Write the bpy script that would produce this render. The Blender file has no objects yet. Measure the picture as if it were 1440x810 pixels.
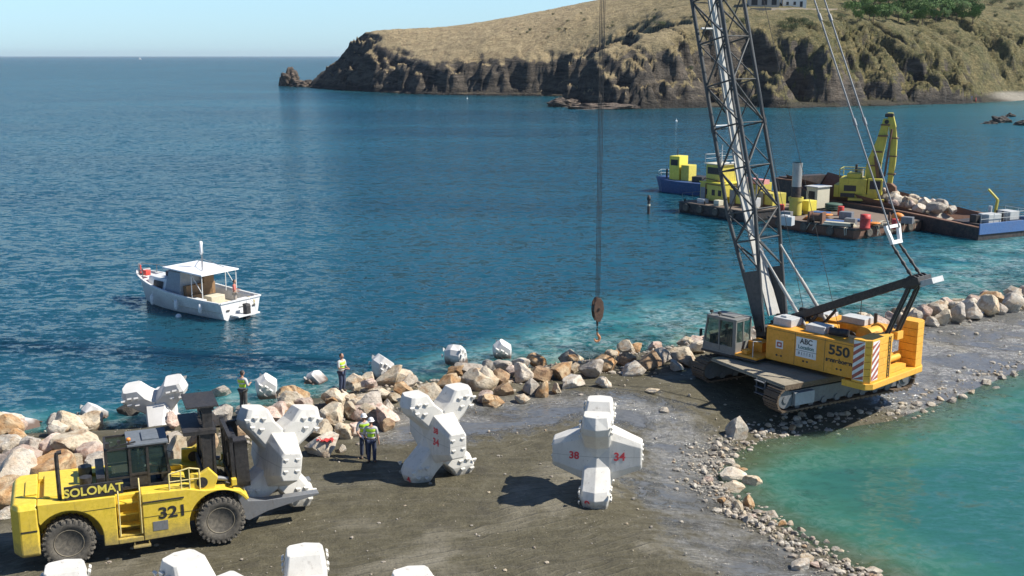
import bpy, bmesh, math, random
import numpy as np
from mathutils import Vector, Matrix, noise, Euler
R = math.radians
SC = bpy.context.scene
COL = SC.collection
random.seed(7)

# ------------------------------------------------------------------ camera
FPX = 1544.0; CAMZ = 16.0; PITCH = math.atan(326 / FPX)
cam = bpy.data.cameras.new('camera'); camo = bpy.data.objects.new('camera', cam); COL.objects.link(camo)
cam.sensor_width = 36; cam.lens = FPX / 1440 * 36; cam.clip_start = 0.5; cam.clip_end = 90000
camo.location = (0, 0, CAMZ); camo.rotation_euler = (math.pi / 2 - PITCH, 0, 0)
SC.camera = camo
def P(x, y, z=0.0):
    """pixel of the photograph -> point on the level plane z"""
    u = (x - 720) / FPX; v = -(y - 405) / FPX
    dy = math.cos(PITCH) + v * math.sin(PITCH); dz = -math.sin(PITCH) + v * math.cos(PITCH)
    t = (z - CAMZ) / dz
    return Vector((u * t, dy * t, z))

# ------------------------------------------------------------------ light
HAZE = 3.5e-5
SUN_EL = 47; SUN_AZ = -4          # azimuth counter-clockwise from +X
wd = bpy.data.worlds.new('World'); SC.world = wd; wd.use_nodes = True
nt = wd.node_tree; bg = nt.nodes['Background']
sky = nt.nodes.new('ShaderNodeTexSky'); sky.sky_type = 'NISHITA'; sky.sun_disc = False
sky.sun_elevation = R(SUN_EL); sky.sun_rotation = R(90 - SUN_AZ); sky.air_density = 1.0
sky.dust_density = 0.0; sky.ozone_density = 4.0; sky.altitude = 1800
# sea haze in the air low over the horizon takes the yellow out of the sky there
tcw = nt.nodes.new('ShaderNodeTexCoord'); sxyz = nt.nodes.new('ShaderNodeSeparateXYZ'); nt.links.new(tcw.outputs['Generated'], sxyz.inputs[0])
rw = nt.nodes.new('ShaderNodeValToRGB'); nt.links.new(sxyz.outputs[2], rw.inputs[0]); cr = rw.color_ramp
for p_, c_ in ((.05, (.95, 1.06, 1.10, 1)), (.14, (.74, .86, .96, 1)), (.30, (.66, .78, .90, 1))):
    e = cr.elements.new(p_); e.color = c_
cr.elements[0].color = (.54, .74, 1.02, 1); cr.elements[-1].color = (.85, .92, 1, 1)
mxw = nt.nodes.new('ShaderNodeMix'); mxw.data_type = 'RGBA'; mxw.blend_type = 'MULTIPLY'; mxw.inputs[0].default_value = 1
nt.links.new(sky.outputs[0], mxw.inputs[6]); nt.links.new(rw.outputs[0], mxw.inputs[7])
nt.links.new(mxw.outputs[2], bg.inputs[0]); bg.inputs[1].default_value = 0.092
sl = bpy.data.lights.new('sun', 'SUN'); sl.energy = 4.9; sl.angle = R(0.53); sl.color = (1, .95, .86)
so = bpy.data.objects.new('sun', sl); COL.objects.link(so); so.location = (60, 0, 60)
sd = Vector((math.cos(R(SUN_EL)) * math.cos(R(SUN_AZ)), math.cos(R(SUN_EL)) * math.sin(R(SUN_AZ)), math.sin(R(SUN_EL))))
so.rotation_euler = sd.to_track_quat('Z', 'Y').to_euler()
SC.view_settings.view_transform = 'Standard'; SC.view_settings.look = 'None'
SC.view_settings.exposure = 0.55; SC.view_settings.gamma = 1
SC.view_settings.use_curve_mapping = False

# ------------------------------------------------------------------ materials
class NT:
    def __init__(s, name):
        s.m = bpy.data.materials.new(name); s.m.use_nodes = True
        s.t = s.m.node_tree; s.b = s.t.nodes['Principled BSDF']; s.o = s.t.nodes['Material Output']
        s.tc = None
    def n(s, typ, **kw):
        nd = s.t.nodes.new(typ)
        for k, v in kw.items(): setattr(nd, k, v)
        return nd
    def l(s, a, b): s.t.links.new(a, b)
    def coord(s, which='Object', scale=(1, 1, 1), rot=(0, 0, 0)):
        if s.tc is None: s.tc = s.n('ShaderNodeTexCoord')
        mp = s.n('ShaderNodeMapping'); mp.inputs['Scale'].default_value = scale; mp.inputs['Rotation'].default_value = rot
        s.l(s.tc.outputs[which], mp.inputs[0]); return mp.outputs[0]
    def noise(s, vec, scale, detail=4, rough=.55, dist=0):
        nd = s.n('ShaderNodeTexNoise'); nd.inputs['Scale'].default_value = scale; nd.inputs['Detail'].default_value = detail
        nd.inputs['Roughness'].default_value = rough; nd.inputs['Distortion'].default_value = dist
        s.l(vec, nd.inputs['Vector']); return nd.outputs[0]
    def vor(s, vec, scale, feature='F1'):
        nd = s.n('ShaderNodeTexVoronoi'); nd.feature = feature; nd.inputs['Scale'].default_value = scale
        s.l(vec, nd.inputs['Vector']); return nd
    def ramp(s, fac, *stops):
        r = s.n('ShaderNodeValToRGB'); cr = r.color_ramp
        while len(cr.elements) < len(stops): cr.elements.new(.5)
        for e, (p, c) in zip(cr.elements, stops):
            e.position = p; e.color = (*c, 1) if isinstance(c, (tuple, list)) else (c, c, c, 1)
        s.l(fac, r.inputs[0]); return r.outputs[0]
    def mix(s, fac, a, b, mode='MIX'):
        m = s.n('ShaderNodeMix'); m.data_type = 'RGBA'; m.blend_type = mode
        for sock, v in ((m.inputs[0], fac), (m.inputs[6], a), (m.inputs[7], b)):
            if isinstance(v, (int, float)): sock.default_value = v
            elif isinstance(v, (tuple, list)): sock.default_value = (*v, 1)
            else: s.l(v, sock)
        return m.outputs[2]
    def math(s, op, a, b=None, c=None, clamp=False):
        m = s.n('ShaderNodeMath', operation=op); m.use_clamp = clamp
        for i, v in enumerate((a, b, c)):
            if v is None: continue
            if isinstance(v, (int, float)): m.inputs[i].default_value = v
            else: s.l(v, m.inputs[i])
        return m.outputs[0]
    def attr(s, name):
        a = s.n('ShaderNodeAttribute'); a.attribute_name = name; return a.outputs['Fac']
    def bump(s, h, strength=.3, dist=.05, normal=None):
        b = s.n('ShaderNodeBump'); b.inputs['Strength'].default_value = strength; b.inputs['Distance'].default_value = dist
        s.l(h, b.inputs['Height'])
        if normal is not None: s.l(normal, b.inputs['Normal'])
        return b.outputs[0]
    def set(s, **kw):
        for k, v in kw.items():
            k = {'color': 'Base Color', 'rough': 'Roughness', 'metal': 'Metallic', 'normal': 'Normal', 'ior': 'IOR'}.get(k, k)
            i = s.b.inputs[k]
            if isinstance(v, (int, float)): i.default_value = v
            elif isinstance(v, (tuple, list)): i.default_value = (*v, 1)
            else: s.l(v, i)
        return s.m

MATS = {}
def paint(name, col, rough=.45, dirt=(.16, .12, .08), amount=.35, scale=1.2, metal=0, fade=.12, bump=.0, mud=0):
    """weathered paint: faded patches, dust and stains"""
    if name in MATS: return MATS[name]
    t = NT(name); c = t.coord()
    n1 = t.noise(c, scale, 6, .65); n2 = t.noise(c, scale * 7, 5, .7)
    light = tuple(min(1, v * (1 + fade) + fade * .25) for v in col); dark = tuple(v * (1 - fade * 1.6) for v in col)
    base = t.mix(t.ramp(n2, (.3, 0), (.7, 1)), dark, light)
    st = t.ramp(t.math('MULTIPLY', n1, n2), (.22, 0.0), (.52, amount))
    cc = t.mix(st, base, dirt)
    dr = t.noise(t.coord(scale=(3, 3, .35)), 3, 4, .7); cc = t.mix(t.ramp(dr, (.56, 0), (.72, amount * .8)), cc, dirt)
    if mud:
        sz = t.n('ShaderNodeSeparateXYZ'); t.l(c, sz.inputs[0]); q = t.math('ADD', sz.outputs[2], t.math('MULTIPLY', t.math('SUBTRACT', n2, .5), 1.1))
        cc = t.mix(t.ramp(t.math('DIVIDE', q, mud), (.35, .85), (1.0, 0)), cc, (.20, .17, .11))
    rr = t.math('ADD', t.math('MULTIPLY', n1, .35), rough - .12)
    kw = {}
    if bump: kw['normal'] = t.bump(n2, bump, .02)
    MATS[name] = t.set(color=cc, rough=rr, metal=metal, **kw); return MATS[name]

def glass(name='tinted_glass', col=(.05, .08, .08), alpha=.32):
    if name in MATS: return MATS[name]
    t = NT(name)
    t.set(color=col, rough=.04); t.b.inputs['IOR'].default_value = 1.5
    tr = t.n('ShaderNodeBsdfTransparent'); tr.inputs[0].default_value = (.75, .85, .83, 1)
    mx = t.n('ShaderNodeMixShader'); mx.inputs[0].default_value = alpha
    t.l(tr.outputs[0], mx.inputs[1]); t.l(t.b.outputs[0], mx.inputs[2]); t.l(mx.outputs[0], t.o.inputs[0])
    MATS[name] = t.m; return t.m

def rock_mat(name, a, b, c, dark=.5):
    t = NT(name); oi = t.n('ShaderNodeObjectInfo'); co = t.coord()
    va = t.n('ShaderNodeVectorMath', operation='ADD'); t.l(co, va.inputs[0])
    sc_ = t.n('ShaderNodeVectorMath', operation='SCALE'); t.l(oi.outputs['Location'], sc_.inputs[0]); sc_.inputs['Scale'].default_value = 3.1
    t.l(sc_.outputs[0], va.inputs[1]); v = va.outputs[0]
    n1 = t.noise(v, 1.1, 5, .6, .4); n2 = t.noise(v, 5, 8, .72); n3 = t.noise(v, 2.3, 4, .6)
    base = t.mix(t.ramp(n1, (.38, 0), (.6, 1)), a, b)
    base = t.mix(t.ramp(n3, (.5, 0), (.66, .8)), base, c)
    base = t.mix(t.ramp(n2, (.30, .65), (.5, 0)), base, tuple(x * dark * .45 for x in a))
    hv = t.n('ShaderNodeHueSaturation'); t.l(base, hv.inputs['Color'])
    t.l(t.math('ADD', t.math('MULTIPLY', oi.outputs['Random'], .4), .8), hv.inputs['Value'])
    vo = t.vor(v, 2.6, 'DISTANCE_TO_EDGE'); cr = t.ramp(vo.outputs[0], (0, 0), (.06, 1))
    h = t.math('ADD', n2, t.math('MULTIPLY', n1, .8))
    return t.set(color=hv.outputs[0], rough=.88, normal=t.bump(h, .7, .12))

ROCK = {
 'W': rock_mat('pale_limestone', (.62, .57, .48), (.52, .44, .34), (.45, .33, .22)),
 'T': rock_mat('tan_limestone', (.50, .41, .28), (.58, .50, .38), (.36, .22, .12)),
 'P': rock_mat('pink_limestone', (.52, .38, .30), (.58, .48, .40), (.38, .22, .16)),
 'O': rock_mat('orange_stained_limestone', (.46, .25, .10), (.55, .42, .26), (.30, .15, .07)),
 'G': rock_mat('grey_stone', (.37, .34, .29), (.47, .41, .34), (.27, .21, .16)),
 'B': rock_mat('brown_stone', (.32, .19, .10), (.42, .30, .18), (.18, .11, .07)),
 'K': rock_mat('dark_wet_stone', (.05, .045, .04), (.09, .08, .065), (.04, .035, .03)),
}

# ------------------------------------------------------------------ mesh builder
class MB:
    def __init__(s): s.v = []; s.f = []; s.mi = []; s.sm = []
    def add(s, vs, fs, mi=0, smooth=False, M=None):
        k = len(s.v)
        for v in vs:
            v = Vector(v)
            if M is not None: v = M @ v
            s.v.append(tuple(v))
        for f in fs: s.f.append(tuple(i + k for i in f)); s.mi.append(mi); s.sm.append(smooth)
        return s
    def box(s, c, d, rz=0, mi=0, M=None, rx=0, ry=0):
        T = Matrix.Translation(c) @ Euler((rx, ry, rz)).to_matrix().to_4x4()
        if M is not None: T = M @ T
        x, y, z = d[0] / 2, d[1] / 2, d[2] / 2
        vs = [(i * x, j * y, k * z) for i in (-1, 1) for j in (-1, 1) for k in (-1, 1)]
        return s.add(vs, [(0, 1, 3, 2), (4, 6, 7, 5), (0, 4, 5, 1), (2, 3, 7, 6), (0, 2, 6, 4), (1, 5, 7, 3)], mi, False, T)
    def bb(s, a, b, mi=0): # box from min corner to max corner
        return s.box([(a[i] + b[i]) / 2 for i in range(3)], [abs(b[i] - a[i]) for i in range(3)], 0, mi)
    def beam(s, p0, p1, w, h, mi=0, up=(0, 0, 1)):
        p0 = Vector(p0); p1 = Vector(p1); d = (p1 - p0); L = d.length; d.normalize(); up = Vector(up)
        if abs(d.dot(up)) > .98: up = Vector((1, 0, 0))
        sx = d.cross(up).normalized(); uz = sx.cross(d)
        M = Matrix((sx, d, uz)).transposed().to_4x4(); M.translation = (p0 + p1) / 2
        return s.box((0, 0, 0), (w, L, h), 0, mi, M)
    def tube(s, p0, p1, r, seg=8, r2=None, mi=0, smooth=True, caps=True):
        p0 = Vector(p0); p1 = Vector(p1); r2 = r if r2 is None else r2
        d = (p1 - p0).normalized(); q = d.to_track_quat('Z', 'Y').to_matrix()
        vs = []
        for p, rr in ((p0, r), (p1, r2)):
            for i in range(seg):
                a = 2 * math.pi * i / seg; vs.append(p + q @ Vector((rr * math.cos(a), rr * math.sin(a), 0)))
        s.add(vs, [(i, (i + 1) % seg, seg + (i + 1) % seg, seg + i) for i in range(seg)], mi, smooth)
        if caps:
            s.add(vs, [tuple(range(seg))[::-1], tuple(range(seg, 2 * seg))], mi, False)
        return s
    def path(s, pts, r, seg=6, mi=0):
        for a, b in zip(pts[:-1], pts[1:]): s.tube(a, b, r, seg, None, mi)
        return s
    def prism(s, poly, y0, y1, mi=0, M=None):
        """polygon in x,z extruded along y"""
        n = len(poly); vs = [(x, y0, z) for x, z in poly] + [(x, y1, z) for x, z in poly]
        fs = [tuple(range(n)), tuple(range(2 * n - 1, n - 1, -1))] + [(i, n + i, n + (i + 1) % n, (i + 1) % n) for i in range(n)]
        return s.add(vs, fs, mi, False, M)
    def slab(s, poly, z0, z1, mi=0):
        n = len(poly); vs = [(x, y, z0) for x, y in poly] + [(x, y, z1) for x, y in poly]
        fs = [tuple(range(n))[::-1], tuple(range(n, 2 * n))] + [(i, (i + 1) % n, n + (i + 1) % n, n + i) for i in range(n)]
        return s.add(vs, fs, mi)
    def loft(s, rings, mi=0, smooth=False, caps=True):
        n = len(rings[0]); k = len(rings); vs = [p for r in rings for p in r]; fs = []
        for j in range(k - 1):
            for i in range(n): fs.append((j * n + i, j * n + (i + 1) % n, (j + 1) * n + (i + 1) % n, (j + 1) * n + i))
        if caps: fs.append(tuple(range(n))[::-1]); fs.append(tuple(range((k - 1) * n, k * n)))
        return s.add(vs, fs, mi, smooth)
    def lathe(s, prof, seg=16, c=(0, 0, 0), mi=0, axis='Z', smooth=True):
        rings = []
        for r, z in prof:
            ring = []
            for i in range(seg):
                a = 2 * math.pi * i / seg; p = (r * math.cos(a), r * math.sin(a), z)
                if axis == 'Y': p = (p[0], p[2], -p[1])
                if axis == 'X': p = (p[2], p[1], -p[0])
                ring.append((p[0] + c[0], p[1] + c[1], p[2] + c[2]))
            rings.append(ring)
        return s.loft(rings, mi, smooth)
    def ball(s, c, r, sub=2, mi=0, sc=(1, 1, 1)):
        bm = bmesh.new(); bmesh.ops.create_icosphere(bm, subdivisions=sub, radius=1)
        s.add([(c[0] + v.co.x * r * sc[0], c[1] + v.co.y * r * sc[1], c[2] + v.co.z * r * sc[2]) for v in bm.verts],
              [tuple(v.index for v in f.verts) for f in bm.faces], mi, True); bm.free(); return s
    def mesh(s, name, mats, recalc=True):
        me = bpy.data.meshes.new(name); me.from_pydata(s.v, [], s.f); me.update()
        for i, p in enumerate(me.polygons): p.material_index = s.mi[i]; p.use_smooth = s.sm[i]
        for m in (mats if isinstance(mats, (list, tuple)) else [mats]): me.materials.append(m)
        if recalc:
            bm = bmesh.new(); bm.from_mesh(me); bmesh.ops.recalc_face_normals(bm, faces=bm.faces); bm.to_mesh(me); bm.free()
        return me
    def build(s, name, mats, parent=None, bevel=0, recalc=True):
        o = bpy.data.objects.new(name, s.mesh(name, mats, recalc)); COL.objects.link(o)
        if parent is not None: o.parent = parent
        if bevel:
            b = o.modifiers.new('bevel', 'BEVEL'); b.width = bevel; b.segments = 2; b.limit_method = 'ANGLE'; b.angle_limit = R(40)
        return o

def tag(o, label=None, cat=None, group=None, kind=None):
    if label: o['label'] = label
    if cat: o['category'] = cat
    if group: o['group'] = group
    if kind: o['kind'] = kind
    return o
def thing(name, label, cat, loc=(0, 0, 0), rz=0, group=None, rot=None):
    o = bpy.data.objects.new(name, None); COL.objects.link(o); o.empty_display_size = .3
    o.location = loc; o.rotation_euler = rot if rot else (0, 0, rz)
    return tag(o, label, cat, group)
def text(s, name, parent, loc, size, mat, x_axis, y_axis, ext=.004, bold=0, sx=1, label=None):
    """raised lettering; x_axis runs along the line, y_axis up the letters"""
    c = bpy.data.curves.new(name, 'FONT'); c.body = s; c.size = size; c.extrude = ext; c.offset = bold
    c.align_x = 'CENTER'; c.align_y = 'CENTER'; c.materials.append(mat)
    o = bpy.data.objects.new(name, c); COL.objects.link(o); o.parent = parent
    x = Vector(x_axis).normalized(); y = Vector(y_axis); y = (y - x * y.dot(x)).normalized(); z = x.cross(y)
    M = Matrix((x, y, z)).transposed().to_4x4(); M.translation = loc
    bpy.context.view_layer.update()
    me = bpy.data.meshes.new_from_object(o.evaluated_get(bpy.context.evaluated_depsgraph_get())); bpy.data.objects.remove(o); bpy.data.curves.remove(c)
    if not me.materials: me.materials.append(mat)
    o = bpy.data.objects.new(name, me); COL.objects.link(o); o.parent = parent
    o.matrix_local = M @ Matrix.Diagonal((sx, 1, 1, 1))
    if label: o['label'] = label
    return o

# ------------------------------------------------------------------ numeric helpers
def seg_dist(X, Y, pts):
    d = np.full(X.shape, 1e9)
    for (x0, y0), (x1, y1) in zip(pts[:-1], pts[1:]):
        dx, dy = x1 - x0, y1 - y0; L = dx * dx + dy * dy
        t = np.clip(((X - x0) * dx + (Y - y0) * dy) / L, 0, 1)
        d = np.minimum(d, np.hypot(X - x0 - t * dx, Y - y0 - t * dy))
    return d
def inside(X, Y, poly):
    r = np.zeros(X.shape, bool); n = len(poly)
    for i in range(n):
        x0, y0 = poly[i]; x1, y1 = poly[(i + 1) % n]
        c = ((y0 > Y) != (y1 > Y)) & (X < (x1 - x0) * (Y - y0) / (y1 - y0 + 1e-12) + x0)
        r ^= c
    return r
def sstep(a, b, x):
    t = np.clip((x - a) / (b - a), 0, 1); return t * t * (3 - 2 * t)
_rng = np.random.RandomState(3); _G = _rng.rand(256, 256)
def vnoise(X, Y):
    xi = np.floor(X).astype(int); yi = np.floor(Y).astype(int); fx = X - xi; fy = Y - yi
    fx = fx * fx * (3 - 2 * fx); fy = fy * fy * (3 - 2 * fy)
    a = _G[xi % 256, yi % 256]; b = _G[(xi + 1) % 256, yi % 256]; c = _G[xi % 256, (yi + 1) % 256]; d = _G[(xi + 1) % 256, (yi + 1) % 256]
    return (a * (1 - fx) + b * fx) * (1 - fy) + (c * (1 - fx) + d * fx) * fy
def fbm(X, Y, o=4, ridge=False):
    s = 0; a = 1; t = 0
    for i in range(o):
        n = vnoise(X * 2 ** i + 17.3 * i, Y * 2 ** i + 9.1 * i)
        if ridge: n = 1 - np.abs(2 * n - 1)
        s = s + a * n; t += a; a *= .5
    return s / t
def grid_axis(lo, hi, fine, far, grow=1.25):
    c = list(np.arange(lo, hi + 1e-6, fine)); s = fine; x = hi; up = []
    while x < far[1]: s *= grow; x += s; up.append(min(x, far[1]))
    s = fine; x = lo; dn = []
    while x > far[0]: s *= grow; x -= s; dn.append(max(x, far[0]))
    return np.array(dn[::-1] + c + up)
def sheet(name, xs, ys, zfun, mat, attrs=None, kind='structure', label=None):
    X, Y = np.meshgrid(xs, ys); Z = zfun(X, Y); nx, ny = len(xs), len(ys)
    co = np.stack([X.ravel(), Y.ravel(), Z.ravel()], 1)
    i = np.arange(ny - 1)[:, None] * nx + np.arange(nx - 1)[None, :]
    q = np.stack([i, i + 1, i + nx + 1, i + nx], -1).reshape(-1, 4)
    me = bpy.data.meshes.new(name); me.from_pydata(co.tolist(), [], q.tolist())
    me.polygons.foreach_set('use_smooth', np.ones(len(q), bool)); me.update()
    for k, fn in (attrs or {}).items():
        a = me.attributes.new(k, 'FLOAT', 'POINT'); a.data.foreach_set('value', fn(X, Y).ravel().astype(np.float32))
    me.materials.append(mat); o = bpy.data.objects.new(name, me); COL.objects.link(o); o['kind'] = kind
    if label: o['label'] = label
    return o

# ------------------------------------------------------------------ the jetty and its two shores
SEA = [(-400, 20), (-60, 40), (-34, 42.5), (-22.6, 44.9), (-16.6, 45.9), (-13, 48.0), (-10.2, 49.6), (-7, 52), (-4.2, 52.9), (-.7, 55), (3, 56.6), (7, 58.5), (10.5, 60.5),
       (20.9, 65.2), (26.3, 68.1), (35.8, 75), (60, 92), (110, 125), (200, 180)]
LAG = [(200, 150), (110, 105), (60, 78), (36, 62), (26.4, 55), (22.5, 51.6), (19.5, 49.0), (16.9, 46.9), (12.4, 45.2), (10.4, 44.3), (8.9, 42.6), (8.1, 41), (7.9, 39.6), (8.4, 37.4), (9.5, 35.2),
       (10.4, 33.2), (11.6, 31.6), (13, 28), (13.5, 20), (14, -60)]
LAND = SEA + LAG + [(-400, -60)]
def land_z(X, Y):
    ds = seg_dist(X, Y, SEA); dl = seg_dist(X, Y, LAG); ins = inside(X, Y, LAND)
    hs = np.clip(ds * .30, 0, 1.0); hl = np.clip(dl * .17, 0, 1.0) ** .9
    base = np.minimum(hs, hl)
    base = base + (fbm(X * .25, Y * .25, 4) - .5) * .34 * sstep(.0, .8, base) + (fbm(X * 1.3, Y * 1.3, 3) - .5) * .09 * sstep(0, .3, base)
    side = dl < ds
    out = np.where(side, -np.minimum(dl * .13 + sstep(2, 9, dl) * 1.2, 3.5), -np.minimum(ds * .42, 7.0))
    out = out + (fbm(X * .5 + 40, Y * .5, 4) - .5) * .5 * np.where(side, sstep(0.4, 4, dl), 1)
    return np.where(ins, base, out)
def gz(x, y): return float(land_z(np.array([[float(x)]]), np.array([[float(y)]]))[0, 0])

# ground material
t = NT('wet_gravel_and_mud'); c = t.coord()
n1 = t.noise(c, .22, 5, .6, .6); n2 = t.noise(c, 1.6, 7, .7); n3 = t.noise(c, 14, 6, .75); n4 = t.noise(c, 5, 6, .7)
wet = t.attr('wet')
tr = t.coord(scale=(.25, 2.2, 1), rot=(0, 0, R(-12))); n5 = t.noise(tr, 1.6, 4, .6, .8)
earth = t.mix(t.ramp(n2, (.3, 0), (.7, 1)), (.050, .043, .023), (.118, .102, .056))
earth = t.mix(t.ramp(n5, (.5, 0), (.72, .6)), earth, (.135, .12, .085))
gravel = t.mix(t.ramp(n4, (.35, 0), (.65, 1)), (.12, .118, .112), (.29, .285, .27))
wf = t.ramp(t.math('ADD', wet, t.math('MULTIPLY', t.math('SUBTRACT', t.math('MULTIPLY', t.math('ADD', n2, n1), .5), .5), 2.2)), (.35, 0), (.75, 1))
col = t.mix(wf, earth, gravel)
col = t.mix(t.ramp(n3, (.60, 0), (.72, .6)), col, (.30, .28, .23))
col = t.mix(t.ramp(n3, (.28, .8), (.42, 0)), col, (.03, .027, .022))
pale = t.ramp(n1, (.54, 0), (.68, .75)); col = t.mix(pale, col, (.25, .225, .17)); dkp = t.ramp(t.noise(c, .5, 5, .6, 1.0), (.30, .55), (.42, 0)); col = t.mix(dkp, col, (.045, .038, .025))
under = t.attr('under'); col = t.mix(t.math('MULTIPLY', under, .8), col, (.40, .33, .19))
rg = t.ramp(t.math('ADD', t.math('MULTIPLY', wf, .45), n2), (.50, .85), (.95, .22))
wv = t.n('ShaderNodeTexWave'); wv.bands_direction = 'Y'; wv.inputs['Scale'].default_value = .42; wv.inputs['Distortion'].default_value = 11; wv.inputs['Detail'].default_value = 3; wv.inputs['Detail Scale'].default_value = .5
t.l(t.coord(rot=(0, 0, R(-24))), wv.inputs['Vector'])
rut = t.math('MULTIPLY', t.ramp(wv.outputs[1], (.25, 0), (.5, 1), (.75, .4)), t.ramp(n1, (.4, 0), (.6, 1)))
col = t.mix(t.math('MULTIPLY', rut, .35), col, (.19, .17, .12))
pud = t.math('MULTIPLY', t.ramp(t.noise(t.coord(scale=(.35, 1.1, 1), rot=(0, 0, R(-14))), .55, 5, .6, .5), (.44, 0), (.54, 1)), t.ramp(wf, (.20, 0), (.6, 1)))
col = t.mix(t.math('MULTIPLY', pud, .6), col, (.075, .078, .075))
hh = t.math('ADD', t.math('MULTIPLY', n3, .35), t.math('ADD', t.math('MULTIPLY', n5, .45), t.math('ADD', n4, t.math('MULTIPLY', rut, .6))))
hh = t.math('MULTIPLY', hh, t.math('SUBTRACT', 1.0, t.math('MULTIPLY', pud, .9)))
rg = t.math('SUBTRACT', rg, t.math('MULTIPLY', pud, .55), clamp=True); rg = t.math('MAXIMUM', rg, .10)
t.set(color=col, rough=rg, normal=t.bump(hh, .9, .10)); GROUND = t.m
WETC = [(-4, 43), (-1, 44.5), (3, 46), (6, 45.5), (7.2, 43), (6.6, 39), (6.8, 35), (8, 31), (9, 27)]
def wet_a(X, Y):
    a = (1 - sstep(0.0, 5.0, seg_dist(X, Y, WETC))) * .75; b = sstep(14, 20, X) * sstep(46, 49, Y)
    return np.maximum(a, b)
xs = grid_axis(-28, 44, .36, (-40000, 40000), 1.5); ys = grid_axis(24, 80, .36, (-300, 60000), 1.5)
def ground_z(X, Y):
    z = land_z(X, Y); far = (np.hypot(X, Y) > 250); return np.where(far, -9.0, z)
sheet('ground', xs, ys, ground_z, GROUND, {'wet': wet_a, 'under': lambda X, Y: sstep(0, .6, -land_z(X, Y))}, label='dark wet gravel and mud top of the jetty')

# ------------------------------------------------------------------ sea
HEAD = [(-108, 590), (-104, 578), (-90, 548), (-73, 521), (-52, 492), (-36, 474), (-8, 462), (17, 457), (36, 440), (40, 400), (22, 378), (14, 366), (22, 355), (40, 345), (60, 352), (72, 358), (85, 350),
        (105, 356), (112, 366), (125, 368), (151, 382), (175, 398), (193, 417), (240, 428), (300, 425), (600, 420), (600, 1200), (-20, 1200), (-60, 760), (-96, 640)]
def inlag(X, Y):
    ds = seg_dist(X, Y, SEA); dl = seg_dist(X, Y, LAG); return (dl < ds)
def a_shore(X, Y):
    ds = seg_dist(X, Y, SEA); dl = seg_dist(X, Y, LAG); ins = inside(X, Y, LAND)
    w = 5.5 + 12 * sstep(-7, 8, X) + 9 * sstep(20, 60, X)
    w = w * (.75 + .5 * fbm(X * .12, Y * .12, 3))
    sea = np.clip(ds / w, 0, 1); lag = np.clip(dl / np.where((Y > 41) & (X < 22), 8, 5.5), 0, 1)
    r = np.where(dl < ds, lag, sea); r = np.where(ins, 0, r)
    return r
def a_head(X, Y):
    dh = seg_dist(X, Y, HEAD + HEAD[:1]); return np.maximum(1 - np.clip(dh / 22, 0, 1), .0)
def a_bay(X, Y):   # sheltered shallow bay to the right
    return sstep(10, 170, X - (Y - 80) * .12) * sstep(70, 200, Y) * (1 - sstep(500, 900, Y))
t = NT('sea_water'); c = t.coord()
sh = t.attr('shore'); lg = t.attr('lagoon'); hd = t.attr('headland'); by = t.attr('bay')
def slope(sx, sy, rz, sc, det, rough=.55):
    nd = t.noise(t.coord(scale=(sx, sy, 1), rot=(0, 0, R(rz))), sc, det, rough, .2).node
    v = t.n('ShaderNodeVectorMath', operation='SUBTRACT'); t.l(nd.outputs['Color'], v.inputs[0]); v.inputs[1].default_value = (.5, .5, .5); return v.outputs[0]
def vscale(v, k):
    n = t.n('ShaderNodeVectorMath', operation='MULTIPLY'); t.l(v, n.inputs[0])
    if isinstance(k, tuple): n.inputs[1].default_value = k
    else: t.l(k, n.inputs[1])
    return n.outputs[0]
def vadd(a, b):
    n = t.n('ShaderNodeVectorMath', operation='ADD'); t.l(a, n.inputs[0]); t.l(b, n.inputs[1]); return n.outputs[0]
s1_ = vscale(slope(.7, 1.3, 8, 1.5, 3), (.7, 1.2, 0)); s2_ = vscale(slope(.7, 1.2, -12, 5.0, 4, .65), (.7, 1.1, 0)); s3_ = vscale(slope(.5, 1.4, 3, .34, 3), (.2, .40, 0))
slp = vadd(vadd(s1_, s2_), s3_)
big = t.noise(t.coord(scale=(.3, 1, 1)), .018, 4, .6)
pn = t.noise(c, .35, 5, .6, .5)
deep = t.mix(t.ramp(big, (.35, 0), (.7, 1)), (.007, .050, .080), (.015, .092, .134))
deep = t.mix(by, deep, (.030, .140, .170))
shn = t.math('ADD', sh, t.math('MULTIPLY', t.math('SUBTRACT', pn, .5), .45))
tq = t.mix(t.ramp(pn, (.42, 0), (.64, 1)), (.010, .12, .14), (.10, .36, .34))
seac = t.mix(t.ramp(shn, (.12, 0), (.95, 1)), tq, deep)
lgc = t.mix(t.ramp(shn, (.0, 0), (.30, 1)), (.12, .14, .07), (.045, .165, .115)); lgc = t.mix(t.ramp(shn, (.25, 0), (.8, 1)), lgc, (.028, .118, .105))
colr = t.mix(lg, seac, lgc)
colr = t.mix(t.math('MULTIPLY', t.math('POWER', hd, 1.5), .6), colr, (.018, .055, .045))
foam = t.math('MULTIPLY', t.ramp(t.noise(c, 1.3, 8, .75, 1.2), (.44, 0), (.58, 1)), t.ramp(sh, (0, .95), (.10, .75), (.42, .40), (.70, 0)))
foam = t.math('MULTIPLY', foam, t.ramp(t.noise(c, .22, 3, .5), (.36, 0), (.52, 1)))
foam = t.math('MULTIPLY', foam, t.math('SUBTRACT', 1.0, t.math('MULTIPLY', lg, .8)))
colr = t.mix(foam, colr, (.50, .62, .60))
al = t.ramp(t.math('ADD', sh, t.math('MULTIPLY', lg, .02)), (0, .22), (.12, .52), (.42, .90), (.7, 1))
ws = t.math('SUBTRACT', 1.0, t.math('MULTIPLY', lg, .35)); cv = t.n('ShaderNodeCombineXYZ')
for i_ in range(3): t.l(ws, cv.inputs[i_])
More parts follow.
